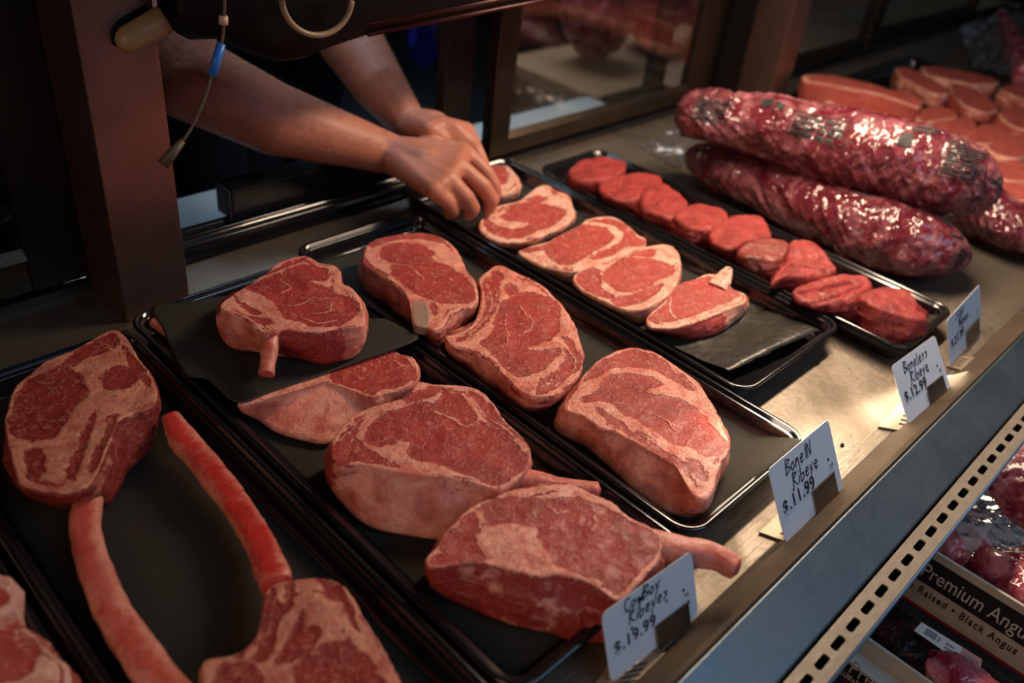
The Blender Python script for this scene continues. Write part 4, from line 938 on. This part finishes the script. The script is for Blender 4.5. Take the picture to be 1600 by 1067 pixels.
# ================================================================ PRICE TAGS
GL = {  # hand-drawn letter strokes on a 1x1 cell (x, y), baseline 0, x-height .6
 'B': [[(0, 0), (.05, 1)], [(.05, 1), (.5, .85), (.1, .52), (.55, .3), (.0, 0)]], 'o': [[(.3, .55), (.05, .35), (.2, .02), (.45, .25), (.3, .55)]],
 'n': [[(.05, 0), (.08, .55), (.12, .35), (.35, .55), (.45, 0)]], 'e': [[(.08, .3), (.42, .35), (.3, .58), (.08, .35), (.18, .02), (.45, .1)]],
 'I': [[(.2, 0), (.22, 1)]], 'N': [[(.02, 0), (.06, .95), (.42, .05), (.5, 1)]], 'R': [[(.02, 0), (.06, 1)], [(.0, .9), (.5, .85), (.1, .5), (.55, 0)]],
 'i': [[(.15, 0), (.17, .5)], [(.18, .75), (.19, .8)]], 'b': [[(.05, 1), (.06, 0), (.4, .12), (.38, .45), (.08, .4)]],
 'y': [[(.05, .55), (.2, .15)], [(.45, .6), (.05, -.4)]], 'l': [[(.12, .95), (.14, .02), (.25, .05)]], 's': [[(.42, .5), (.15, .5), (.38, .25), (.1, .02)]],
 'C': [[(.5, .85), (.15, .9), (.02, .4), (.2, .02), (.5, .15)]], 'w': [[(.02, .5), (.15, .02), (.27, .4), (.4, .02), (.55, .55)]],
 'F': [[(.05, 0), (.1, .95)], [(.02, .92), (.55, .98)], [(.05, .5), (.42, .55)]], 't': [[(.2, .9), (.2, 0)], [(.0, .6), (.42, .64)]],
 'M': [[(.0, 0), (.08, .95), (.27, .35), (.5, .98), (.55, 0)]], 'g': [[(.42, .5), (.1, .5), (.12, .1), (.42, .2), (.42, .55), (.35, -.35), (.05, -.25)]], ' ': []}
def text_mesh(body, size, bold=False, shear=0, sp=1.0, align='LEFT'):
    cu = bpy.data.curves.new('t', 'FONT'); cu.body = body; cu.size = size; cu.extrude = .00015; cu.shear = shear; cu.space_character = sp; cu.align_x = align
    if bold: cu.offset = size * .018
    o = bpy.data.objects.new('tmp', cu); C.objects.link(o); bpy.context.view_layer.update()
    me = bpy.data.meshes.new_from_object(o.evaluated_get(bpy.context.evaluated_depsgraph_get())); bpy.data.objects.remove(o); return me
def price_tag(label, bl, br, tl, k, line1, line2, price, foot, o1=(.2, .68), o2=(.27, .47), nb='tag'):
    BL = un(*bl, .005); BR = un(*br, .005); TL = unY(*tl, BL[1] + k)
    u = BR - BL; W = np.linalg.norm(u); u /= W; vv = TL - BL; vv -= u * (vv @ u); Hh = np.linalg.norm(vv); vv /= Hh; nn = np.cross(u, vv)
    if nn[1] > 0: nn = -nn
    r = empty('price_tag', (BL + u * W / 2)); tag(r, label, 'price tag', 'price tags on the front lip')
    Mx = Matrix(((u[0], vv[0], nn[0], BL[0]), (u[1], vv[1], nn[1], BL[1]), (u[2], vv[2], nn[2], BL[2]), (0, 0, 0, 1)))
    def put(me, mat, name, par=r):
        me.transform(Mx); me.transform(Matrix.Translation(-Vector(r.location))); o = link(name, me, mat, par, False); return o
    # card with rounded corners
    bmv = []; rc = .006; th = .0008
    for cx, cy, t0 in ((W - rc, rc, -PI / 2), (W - rc, Hh - rc, 0), (rc, Hh - rc, PI / 2), (rc, rc, PI)):
        bmv += [(cx + rc * math.cos(t0 + q * PI / 10), cy + rc * math.sin(t0 + q * PI / 10)) for q in range(6)]
    n = len(bmv); me = bpy.data.meshes.new('card')
    me.from_pydata([(x, y, 0) for x, y in bmv] + [(x, y, -th) for x, y in bmv], [], [tuple(range(n)), tuple(reversed(range(n, 2 * n)))] + [(i, n + i, n + (i + 1) % n, (i + 1) % n) for i in range(n)])
    card = put(me, CARD, 'card')
    # handwriting
    def ink(s, x, y, h, adv=.62, w=.0017):
        V = []; Fc = []
        for ch in s:
            for st in GL.get(ch, []):
                q = catmull([(x + (a + b * .16) * h, y + b * h) for a, b in st], 5, False)
                for i, (a, b) in enumerate(zip(q[:-1], q[1:])):
                    d = b - a; L = np.linalg.norm(d) + 1e-9; d = d / L; m_ = np.array([-d[1], d[0]]) * w / 2; a2 = a - d * w * .3; b2 = b + d * w * .3; n0 = len(V)
                    V += [(*(a2 + m_), .00025), (*(a2 - m_), .00025), (*(b2 - m_), .00025), (*(b2 + m_), .00025)]; Fc.append((n0, n0 + 1, n0 + 2, n0 + 3))
            x += h * (adv if ch not in ' iIl' else adv * .62)
        me = bpy.data.meshes.new('ink'); me.from_pydata(V, [], Fc); return me
    h1 = Hh * .185
    put(ink(line1, W * o1[0], Hh * (o1[1] + .10), h1), INK, 'handwriting', card)
    put(ink(line2, W * o2[0], Hh * (o2[1] + .10), h1), INK, 'handwriting', card)
    # printed price with grey slider strips
    me = text_mesh(price, Hh * .235, True, 0, 1.12); me.transform(Matrix.Translation((W * .07, Hh * .34, .0004))); 
    put(me, BLACKINK, 'price_digits', card)
    # dots
    for dx, dy, rd in ((.27, .53, .0018), (.66, .55, .0016), (.86, .52, .0018), (.90, .30, .0019)):
        me = bpy.data.meshes.new('dot'); me.from_pydata([(W * dx + rd * math.cos(q * PI / 5), Hh * dy + rd * math.sin(q * PI / 5), .0003) for q in range(10)], [], [tuple(range(10))]); put(me, BLACKINK, 'peg_hole', card)
    me = text_mesh('ea', Hh * .11); me.transform(Matrix.Translation((W * .86, Hh * .40, .0003))); put(me, GREYINK, 'unit_mark', card)
    # clip and foot
    x0, x1 = W * .50, W * .88
    me = bpy.data.meshes.new('clip'); a = MB().box(x0, x1, -.002, Hh * .33, .0015, .0026).box(x0, x1, -.002, Hh * .33, -.0040, -.0028)
    me.from_pydata(a.v, [], a.f); put(me, CLIP, 'clip')
    fp = [un(*q, .001) for q in foot]
    f0 = MB().hexa([(p[0], p[1], .0008) for p in fp] + [(p[0], p[1], .0030) for p in fp])
    o = f0.build('foot', CLIPW, r, bevel=.0005); o.location = -Vector(r.location)
    for q in range(4):
        c_ = [(fp[0] * (1 - s_) + fp[1] * s_) * (1 - t_) + (fp[3] * (1 - s_) + fp[2] * s_) * t_ for s_, t_ in ((.2 + q * .17, .42), (.27 + q * .17, .42), (.27 + q * .17, .75), (.2 + q * .17, .75))]
        o = mesh('foot_slot', [(p[0], p[1], .0032) for p in c_], [(0, 1, 2, 3)], BLACKINK, r, False); o.location = -Vector(r.location)
    return r
price_tag('price tag reading Cowboy Ribeyes, nearest tag in front of the thick steak', (955, 1067), (1091, 960), (933, 965), .026, 'CowBoy', 'Ribeyes', '$.19.99', [(915, 1090), (950, 1040), (1040, 1020), (1010, 1075)], (.22, .70), (.25, .50))
price_tag('price tag reading BoneIN Ribeye, in front of the bone-in ribeye tray', (1228, 850), (1318, 763), (1195, 738), .043, 'BoneIN', 'Ribeye', '$.11.99', [(1185, 833), (1213, 806), (1262, 812), (1254, 858)], (.22, .66), (.28, .45))
price_tag('price tag reading Boneless Ribeye, third from the left', (1420, 663), (1486, 608), (1395, 571), .046, 'Boneless', 'Ribeye', '$.12.99', [(1371, 668), (1404, 632), (1438, 640), (1437, 680)], (.20, .66), (.28, .45))
price_tag('price tag reading Filet Mignon, farthest and smallest looking tag', (1484, 573), (1534, 512), (1482, 498), .028, 'Filet', 'Mignon', '$.21.99', [(1478, 573), (1488, 555), (1525, 560), (1501, 580)], (.25, .68), (.3, .48))

# ================================================================ LOWER SHELF
LZ = -.205
sh = tag(MB().box(.3, 2.6, -.36, .19, LZ - .02, LZ).build('lower_shelf', simple('dark_mat_shelf', (.012, .012, .011), .6, bs=220, bst=.9, bd=.002), loc=(1.4, -.08, LZ - .02)), 'dark ribbed shelf below the front rail under boxes and bags', 'shelf')
def rawbox(label, x0, x1, y0, y1, z0, z1, ty):
    r = empty('meat_box', ((x0 + x1) / 2, (y0 + y1) / 2, z0)); tag(r, label, 'box', 'printed beef boxes on the lower shelf')
    o = MB().box(x0, x1, y0, y0 + .004, z0, z1).box(x0, x1, y1 - .004, y1, z0, z1).box(x1 - .004, x1, y0, y1, z0, z1).box(x0, x0 + .004, y0, y1, z0, z1).box(x0, x1, y0, y1, z0, z0 + .004).build('carton', CREAM, r); o.location = -Vector(r.location)
    hh = z1 - z0
    def strip(za, zb, m, n): o = MB().box(x0 - .0006, x0, y0, y1, z0 + hh * za, z0 + hh * zb).build(n, m, r); o.location = -Vector(r.location)
    strip(.446, .88, BLACKINK, 'black_band'); strip(.0, .05, REDL, 'red_line')
    # text reads along -Y on the face that looks toward -X
    def tx(s, size, y, z, m, n, **kw):
        me = text_mesh(s, size, **kw); me.transform(Matrix.Diagonal((.68, 1, 1, 1)))
        me.transform(Matrix(((0, 0, -1, x0 - .0011), (-1, 0, 0, y), (0, 1, 0, z), (0, 0, 0, 1)))); me.transform(Matrix.Translation(-Vector(r.location))); link(n, me, m, r, False)
    tx('Premium Angus Beef', .031, ty, z0 + hh * .55, TEXTC, 'title_text')
    tx('Farm Raised • Black Angus', .0165, ty + .026, z0 + hh * .26, BLACKINK, 'subtitle_text', bold=True, sp=1.25)
    return r
rawbox('open cream and black box printed Premium Angus on the lower shelf', .922, 1.30, -.26, .145, LZ, LZ + .092, .086)
rawbox('second printed beef box at the bottom edge, only its corner showing', .750, .80, -.20, .098, LZ, LZ + .030, .085)
tag(MB().box(.868, .888, -.34, .17, LZ, LZ + .018).build('shelf_divider', BLACKP, bevel=.003, loc=(.88, -.08, LZ)), 'black plastic divider rail between the box and the bagged cut', 'divider')

def lump(name, label, cat, c, s, mat, seed, group=None, par=None, amp=.18, crease=.0):
    bm = bmesh.new(); bmesh.ops.create_icosphere(bm, subdivisions=5, radius=1)
    V = np.array([v.co[:] for v in bm.verts]); e = fbm(V * 1.6, seed) * amp + fbm(V * 4.5, seed + 1) * amp * .45
    if crease: e -= np.abs(fbm(V * 5, seed + 4)) * crease
    V = V * (1 + e)[:, None] * np.array(s); V[:, 2] -= V[:, 2].min()
    for v, q in zip(bm.verts, V): v.co = q
    me = bpy.data.meshes.new(name); bm.to_mesh(me); bm.free()
    at = me.attributes.new('fat', 'FLOAT', 'POINT'); at.data.foreach_set('value', np.clip(.45 + fbm(V * 30, seed + 8), 0, 1).astype(np.float32))
    o = link(name, me, mat, par, True); o.location = c
    if label: tag(o, label, cat, group)
    return o
GBG = 'bagged beef pieces in the open box'
lump('bagged_beef', 'big pink bagged beef piece highest in the open box', 'bagged meat', (1.20, .040, LZ + .006), (.10, .085, .05), VAC, 201, GBG, crease=.15)
lump('bagged_beef', 'pink bagged beef piece nearest the printed lettering', 'bagged meat', (1.00, -.02, LZ + .006), (.060, .075, .045), VAC, 202, GBG, crease=.15)
lump('bagged_beef', 'pale pink bagged beef piece against the vent strip in the open box', 'bagged meat', (1.02, .088, LZ + .006), (.055, .05, .044), VAC, 203, GBG, crease=.15)
lump('bagged_beef', 'dark purple lump of bagged beef half seen at the bottom edge', 'bagged meat', (.83, -.02, LZ + .001), (.035, .05, .02), VAC, 204, 'bagged beef lying on the shelf')

def film_sheet(name, label, P, seed, amp=.008, n=26, group=None, cat='plastic bag', par=None):
    P = [np.array(p, float) for p in P]; v = []; f = []
    for j in range(n + 1):
        for i in range(n + 1):
            s, t = i / n, j / n; v.append((1 - s) * (1 - t) * P[0] + s * (1 - t) * P[1] + s * t * P[2] + (1 - s) * t * P[3])
    v = np.array(v); nrm = np.cross(P[1] - P[0], P[3] - P[0]); nrm /= np.linalg.norm(nrm)
    v = v + nrm * (fbm(v * 22, seed) * amp + np.abs(fbm(v * 60, seed + 3)) * amp * .4)[:, None]
    f = [(j * (n + 1) + i, j * (n + 1) + i + 1, (j + 1) * (n + 1) + i + 1, (j + 1) * (n + 1) + i) for j in range(n) for i in range(n)]
    c = v.mean(0); c[2] = v[:, 2].min(); o = mesh(name, v - c, f, FILM, None); o.location = c
    if par is not None: o.parent = par; o.location = Vector(c) - par.location
    if label: tag(o, label, cat, group)
    return o
film_sheet('plastic_bag', 'crumpled clear plastic bag flap in the open box beside the lettering', [un(1478, 800, -.105), un(1530, 735, -.09), un(1565, 800, -.09), un(1520, 868, -.105)], 5, .009)
film_sheet('plastic_bag', 'clear shiny bag sheet between the pink pieces in the box', [un(1520, 820, -.10), un(1570, 800, -.095), un(1620, 845, -.10), un(1560, 860, -.105)], 6, .008)
# dark vacuum bag with its label
r = empty('vacuum_bag', tuple(un(1450, 1040, LZ))); tag(r, 'dark vacuum bag with a white and pink label at the bottom right', 'vacuum bag')
n = 34; P = [un(1362, 985, LZ + .004), un(1395, 955, LZ + .01), un(1640, 1100, LZ + .01), un(1520, 1200, LZ + .004)]; v = []
for j in range(n + 1):
    for i in range(n + 1):
        s, t = i / n, j / n; v.append((1 - s) * (1 - t) * P[0] + s * (1 - t) * P[1] + s * t * P[2] + (1 - s) * t * P[3])
v = np.array(v); hgt = np.array([math.sin(PI * i / n) ** .6 * math.sin(PI * min(1, .05 + j / n)) ** .6 for j in range(n + 1) for i in range(n + 1)])
v[:, 2] += hgt * .018 + fbm(v * 30, 9) * .006 * hgt
f = [(j * (n + 1) + i, j * (n + 1) + i + 1, (j + 1) * (n + 1) + i + 1, (j + 1) * (n + 1) + i) for j in range(n) for i in range(n)]
tv = NT('dark_vacuum_film'); cv = tv.obj(); tv.P(base=tv.mix(tv.rng(tv.noise(18, 4, 1, vec=cv), .45, .6), (.015, .012, .012), (.07, .012, .014)), rough=.3, coat=.9, coat_rough=.08, normal=tv.bump(tv.noise(38, 5, 2., vec=cv), .9, .008))
mesh('bag_body', v - np.array(r.location), f, tv.m, r)
P = [un(1428, 985, LZ + .034), un(1440, 972, LZ + .034), un(1535, 1030, LZ + .034), un(1530, 1055, LZ + .034)]
Q = lambda a, b: [P[0] * (1 - a) + P[3] * a, P[1] * (1 - a) + P[2] * a, P[1] * (1 - b) + P[2] * b, P[0] * (1 - b) + P[3] * b]
for a, b, m, nm in ((0, .68, LABELW, 'white_label'), (.68, 1, LABELP, 'pink_label')):
    q = Q(a, b); mesh(nm, [p - np.array(r.location) for p in q], [(0, 1, 2, 3)], m, r, False)
q0 = np.array(r.location); vv_ = []; ff_ = []
for a, b, c_, d_ in ((.12, .30, .25, .8), (.33, .36, .3, .7), (.45, .60, .2, .35), (.45, .58, .5, .65), (.72, .95, .2, .3), (.72, .95, .4, .5), (.72, .95, .6, .7)):
    n0 = len(vv_)
    for (s, t) in ((a, c_), (a, d_), (b, d_), (b, c_)):
        p = (P[0] * (1 - s) + P[3] * s) * (1 - t) + (P[1] * (1 - s) + P[2] * s) * t; vv_.append(p + np.array([0, 0, .0004]) - q0)
    ff_.append((n0, n0 + 1, n0 + 2, n0 + 3))
mesh('label_print', vv_, ff_, GREYINK, r, False)

for i, (x, y, sx, sy, sz, lab) in enumerate(((2.22, 1.74, .13, .10, .15, 'tall purple lump added for the reflection in the glass, left one'), (2.55, 1.76, .14, .10, .17, 'dark lump added for the reflection in the glass, middle one'), (2.86, 1.74, .14, .10, .15, 'reddish lump added for the reflection in the glass, right one'))):
    lump('reflection_lump', lab, 'reflection lump', (x, y, -.179), (sx, sy, sz), VAC, 400 + i, 'lumps added for the purple reflections', crease=.1)  # lumps added behind the glass to stand in for its purple reflections
# bag with bone, top right; loose bag end beside the packs
film_sheet('plastic_bag', 'clear plastic bag standing up at the top right corner beside the strip steaks', [un(1500, 40, .05), un(1575, 15, .09), un(1600, 130, .03), un(1520, 105, .03)], 7, .02, cat='plastic bag')
o = rod('bagged_bone', U3([(1565, 18), (1580, 50), (1594, 85), (1606, 120)], [.10, .08, .06, .045]), [.014, .018, .03, .04], VAC, None, .8, 19, .5); tag(o, 'dark red bone-shaped cut at the top right corner in front of the bag', 'bagged meat')
film_sheet('plastic_bag', 'white crumpled bag end left of the vacuum packs on the deck', [un(1000, 228, .006), un(1050, 198, .02), un(1090, 215, .02), un(1062, 262, .006)], 8, .010, cat='plastic bag')

# ================================================================ PEOPLE
def capsule_mesh(name, caps, mat, parent, voxel=.003, smooth=8, extra=None):
    bm = bmesh.new()
    base = bmesh.new(); bmesh.ops.create_icosphere(base, subdivisions=3, radius=1); bv = np.array([v.co[:] for v in base.verts]); bf = [[v.index for v in f_.verts] for f_ in base.faces]; base.free()
    V = []; Fc = []
    for p0, r0, p1, r1 in caps:
        p0 = np.array(p0, float); p1 = np.array(p1, float); r0 = np.array(r0 if hasattr(r0, '__len__') else [r0] * 3, float); r1 = np.array(r1 if hasattr(r1, '__len__') else [r1] * 3, float)
        L = np.linalg.norm(p1 - p0); n_ = max(1, int(L / (min(r0.min(), r1.min()) * .22)))
        for i in range(n_ + 1):
            t = i / n_; q = bv * (r0 * (1 - t) + r1 * t) + p0 * (1 - t) + p1 * t; n0 = len(V); V += q.tolist(); Fc += [[a + n0 for a in g] for g in bf]
    me = bpy.data.meshes.new('tmp'); me.from_pydata(V, [], Fc); o = bpy.data.objects.new('tmp', me); C.objects.link(o)
    m = o.modifiers.new('r', 'REMESH'); m.mode = 'VOXEL'; m.voxel_size = voxel
    m = o.modifiers.new('s', 'SMOOTH'); m.iterations = smooth; m.factor = .5
    bpy.context.view_layer.update()
    me2 = bpy.data.meshes.new_from_object(o.evaluated_get(bpy.context.evaluated_depsgraph_get())); bpy.data.objects.remove(o)
    me2.transform(Matrix.Translation(-Vector(parent.location)))
    return link(name, me2, mat, parent, True)

def V3(px, py, Y): return unY(px, py, Y)
butcher = empty('person', (.75, 1.55, -.90)); tag(butcher, 'person in a black shirt reaching both bare arms through the open door to the steaks', 'person')
caps = []
# near arm: shoulder, elbow, wrist
sh1 = np.array([.50, 1.50, .56]); el1 = V3(296, 122, 1.13); mid1 = V3(425, 184, 1.07); wr1 = V3(608, 240, 1.0)
caps += [(sh1, .062, el1, .060), (el1, .060, mid1, .053), (mid1, .053, wr1, (.033, .033, .032))]
def hand(wr, kn, fingers, thumb):
    out = []; m_ = sum(kn) / len(kn)
    for i, k_ in enumerate(kn): out.append((wr, .029, k_, .0150))
    for a, b in zip(kn[:-1], kn[1:]):
        out.append((a, .0145, b, .0145)); out.append((wr, .027, (a + b) / 2, .0150))
    out.append((wr, .030, wr * .35 + m_ * .65, .027))
    for k_, (pip, dip, tipp), r_ in zip(kn, fingers, (.0125, .0135, .0132, .0115)):
        out += [(k_, .0150, pip, r_), (pip, r_ * 1.02, dip, r_ * .92), (dip, r_ * .92, tipp, r_ * .80)]
    out += [(wr * .75 + kn[0] * .25, .02, thumb[0], .016), (thumb[0], .0155, thumb[1], .0128), (thumb[1], .0128, thumb[2], .010)]
    return out
px = lambda a, b, z: un(a, b, z)
kn = [px(724, 236, .116), px(715, 258, .113), px(700, 280, .106), px(679, 297, .096)]
fg = [(px(758, 268, .092), px(772, 290, .072), px(774, 306, .056)),
      (px(754, 291, .088), px(768, 312, .066), px(764, 326, .050)),
      (px(728, 309, .082), px(738, 325, .064), px(732, 336, .050)),
      (px(700, 317, .078), px(708, 330, .062), px(702, 335, .050))]
th = (px(690, 262, .080), px(735, 285, .058), px(758, 303, .048))
caps += hand(wr1, kn, fg, th)
sh2 = np.array([.92, 1.62, .56]); el2 = V3(545, 60, 1.22); wr2 = V3(640, 195, 1.06)
caps += [(sh2, .060, el2, .056), (el2, .056, V3(590, 130, 1.13), .046), (V3(590, 130, 1.13), .046, wr2, .030)]
kn2 = [px(728, 205, .118), px(708, 200, .128), px(690, 197, .130), px(672, 204, .128)]
fg2 = [(px(745, 238, .100), px(756, 262, .080), px(768, 285, .060)), (px(738, 228, .105), px(748, 255, .085), px(762, 280, .062)), (px(722, 222, .110), px(730, 240, .09), px(738, 262, .07)), (px(700, 222, .110), px(706, 238, .09), px(712, 255, .075))]
caps += hand(wr2, kn2, fg2, (px(690, 222, .10), px(735, 262, .072), px(758, 290, .056)))
# torso, neck, legs under the clothes (all behind the case) and head above the header
hips = np.array([.75, 1.72, .0]); chest = np.array([.72, 1.60, .50]); neck = np.array([.70, 1.50, .72])
caps += [(hips, (.16, .12, .12), chest, (.19, .12, .14)), (chest, .10, sh1, .065), (chest, .10, sh2, .065), (chest, .09, neck, .055)]
hd = np.array([.69, 1.45, .84]); caps += [(neck, .052, hd, .055), (hd, (.075, .092, .11), hd, (.075, .092, .11)), (hd + [0, -.095, -.01], .014, hd + [0, -.105, -.02], .012), (hd + [.078, 0, 0], .018, hd + [.078, 0, .01], .016), (hd - [.078, 0, 0], .018, hd - [.078, 0, -.01], .016)]
for s in (-1, 1): caps += [(hips + [s * .09, 0, -.02], .09, np.array([.75 + s * .12, 1.70, -.45]), .058), (np.array([.75 + s * .12, 1.70, -.45]), .058, np.array([.75 + s * .13, 1.75, -.85]), .042), (np.array([.75 + s * .13, 1.75, -.865]), .032, np.array([.75 + s * .14, 1.60, -.872]), .026)]
body = capsule_mesh('body', caps, SKIN, butcher, .0032, 5)
def arm_hair():
    me = body.data; n = len(me.vertices); P = np.zeros(n * 3); me.vertices.foreach_get('co', P); P = P.reshape(-1, 3); Nn = np.zeros(n * 3); me.vertices.foreach_get('normal', Nn); Nn = Nn.reshape(-1, 3)
    W_ = P + np.array(butcher.location); rg = np.random.RandomState(4)
    def near(a, b):
        ab = b - a; t = np.clip(((W_ - a) @ ab) / (ab @ ab), 0, 1); return np.linalg.norm(W_ - a - t[:, None] * ab, axis=1) < .075
    m = np.where((near(el1, wr1 * .93 + el1 * .07) | near(el2, wr2)) & (Nn[:, 2] > -.35) & (W_[:, 1] > .97))[0]
    m = rg.choice(m, min(2600, len(m)), replace=False); V = []; Fc = []
    ax = (wr1 - el1) / np.linalg.norm(wr1 - el1)
    for i in m:
        p = P[i]; d = Nn[i] * .55 + ax * .8 + rg.normal(0, .22, 3); d /= np.linalg.norm(d); L = rg.uniform(.006, .012); sd = np.cross(d, Nn[i]); sd /= np.linalg.norm(sd) + 1e-9; k = len(V)
        V += [p - sd * .00011, p + sd * .00011, p + d * L * .6 + Nn[i] * .0004, p + d * L]; Fc += [(k, k + 1, k + 2), (k, k + 2, k + 3)]
    o = mesh('arm_hair', V, Fc, HAIR, butcher, False); o['kind'] = 'stuff'
arm_hair()
cl = [(sh1, .080, sh1 * .36 + el1 * .64, .080), (sh2, .080, sh2 * .42 + el2 * .58, .075), (hips, (.185, .145, .14), chest, (.215, .145, .16)), (chest, .12, sh1, .083), (chest, .12, sh2, .083), (chest, .115, (chest + neck) / 2, .075)]
capsule_mesh('shirt', cl, SHIRT, butcher, .008, 6)
cl = [(hips, (.19, .15, .13), hips, (.19, .15, .13))]
for s in (-1, 1): cl += [(hips + [s * .09, 0, -.02], .105, np.array([.75 + s * .12, 1.70, -.45]), .075), (np.array([.75 + s * .12, 1.70, -.45]), .075, np.array([.75 + s * .13, 1.75, -.80]), .062)]
capsule_mesh('trousers', cl, NAVY, butcher, .010, 5)
capsule_mesh('hair', [(hd + [0, .02, .03], (.082, .092, .095), hd + [0, .025, .035], (.08, .09, .09))], HAIR, butcher, .008, 3)

p2_ = empty('person', (1.35, 2.15, -.90)); tag(p2_, 'person in dark navy clothes standing in back, blue glove hanging above the hands', 'person')
c0 = np.array([1.25, 2.05, 0.])
caps = [(c0 + [0, 0, .05], (.16, .11, .12), c0 + [0, 0, .45], (.19, .12, .14)), (c0 + [0, 0, .5], .06, c0 + [0, 0, .62], .055), (c0 + [0, -.01, .73], (.075, .09, .11), c0 + [0, -.01, .74], (.075, .09, .11)), (c0 + [0, -.10, .72], .013, c0 + [0, -.11, .71], .012)]
hand_p = un(664, 60, -.02)  # glove place
hpt = unY(662, 40, 1.93)
caps += [(c0 + [.19, 0, .45], .055, hpt + [-.02, .08, .30], .045), (hpt + [-.02, .08, .30], .045, hpt + [0, 0, .03], .03), (c0 + [-.19, 0, .45], .055, c0 + [-.25, .02, .15], .045), (c0 + [-.25, .02, .15], .043, c0 + [-.24, -.05, -.10], .03)]
for s in (-1, 1): caps += [(c0 + [s * .09, 0, 0], .085, c0 + [s * .10, -.02, -.45], .06), (c0 + [s * .10, -.02, -.45], .06, c0 + [s * .10, .02, -.85], .04), (c0 + [s * .10, .02, -.868], .03, c0 + [s * .11, -.13, -.872], .026)]
capsule_mesh('body', caps, SKIN, p2_, .007, 5)
cl = [(c0 + [0, 0, .0], (.185, .14, .13), c0 + [0, 0, .45], (.21, .14, .15)), (c0 + [.19, 0, .45], .07, hpt + [-.02, .08, .30], .058), (c0 + [-.19, 0, .45], .07, c0 + [-.25, .02, .15], .058)]
for s in (-1, 1): cl += [(c0 + [s * .09, 0, 0], .11, c0 + [s * .10, -.02, -.45], .085), (c0 + [s * .10, -.02, -.45], .085, c0 + [s * .10, .02, -.82], .065)]
capsule_mesh('clothes', cl, NAVY, p2_, .010, 5)
gl = [(hpt + [0, .01, .06], .040, hpt, (.048, .03, .045)), (hpt, (.045, .028, .03), hpt + [0, 0, -.03], (.042, .022, .02))]
for i, (dx, l_) in enumerate(((-.033, .055), (-.012, .075), (.010, .080), (.032, .065))): gl.append((hpt + [dx, 0, -.035], .0125, hpt + [dx * 1.1, -.008, -.035 - l_], .009))
gl.append((hpt + [-.035, 0, 0], .016, hpt + [-.06, -.02, -.045], .011))
capsule_mesh('blue_glove', gl, GLOVE, p2_, .004, 3)
capsule_mesh('hair', [(c0 + [0, .01, .76], (.08, .09, .09), c0 + [0, .015, .765], (.08, .09, .09))], HAIR, p2_, .008, 3)

# ================================================================ PROBE, RING CABLE, TAN ROD
r = empty('thermometer_probe', tuple(unY(300, 160, .85))); tag(r, 'thin hanging temperature probe with a bright blue sleeve in front of the arm', 'probe')
def pp(mb, n, m): o = mb.build(n, m, r, True); o.location = -Vector(r.location); return o
Yp = .85
pts = [unY(x, y, Yp) for x, y in ((351, -25), (350, 20), (349, 45), (346, 68), (338, 92), (330, 120), (318, 158), (300, 198), (284, 222))]
pp(MB().tube(catmull(pts, 4, False), .0018, 8), 'cable', CABLE)
pp(MB().tube([unY(346, 68, Yp), unY(338, 95, Yp), unY(332, 118, Yp)], .0048, 12), 'blue_sleeve', BLUEP)
pp(MB().tube([unY(349, 25, Yp), unY(349, 38, Yp)], .0048, 12), 'ferrule', simple('pale_ferrule', (.75, .5, .38), .4))
pp(MB().tube([unY(286, 220, Yp), unY(270, 238, Yp), unY(254, 258, Yp)], [.0032, .0055, .0065], 12), 'probe_tip', simple('probe_tip', (.10, .08, .05), .5))
ring = [unY(495 + 55 * math.cos(t), -5 + 60 * math.sin(t), .84) for t in np.linspace(-.2, PI + .2, 24)]
o = MB().tube(ring, .0035, 10).build('cable_loop', simple('loop_cable', (.30, .22, .14), .4), None, True, loc=tuple(ring[0])); tag(o, 'brown cable loop hanging in front of the black housing at the top', 'cable')
# slot and rod at the post head
a = unY(200, 62, .905); b = unY(243, 38, .905); c_ = unY(290, 12, .905)
e_ = (a - b) / np.linalg.norm(a - b)
o = MB().tube([a + e_ * .0125, a + e_ * .011, a + e_ * .007, a, b, c_], [.002, .007, .0108, .0135, .0145, .0145], 24).build('tan_rod', TANROD, None, True, loc=tuple(a)); tag(o, 'tan rounded rod lying across the slot at the top of the left post', 'rod')
a2 = unY(196, 55, .9135); b2 = unY(240, 30, .9135)
cpart(MB().tube([a2 - np.array([.014, 0, -.006]), a2 - np.array([.010, 0, -.004]), a2, b2], [.004, .013, .017, .017], 20, .06, (0, 1, 0)), 'post_slot', BLACKM, smooth=True)
# small specks of trimmings on the deck and rails
for i, (x, y, z) in enumerate([(1122, 943, .001), (1402, 697, .001), (1505, 537, .001), (1316, 695, .001), (1278, 568, .001)]):
    p = un(x, y, z); o = lump('meat_crumb', 'tiny dark scrap on the steel deck near the price tags', 'crumb', (p[0], p[1], .0002), (.003, .002, .0012), BLACKM, 300 + i, 'tiny scraps on the deck')
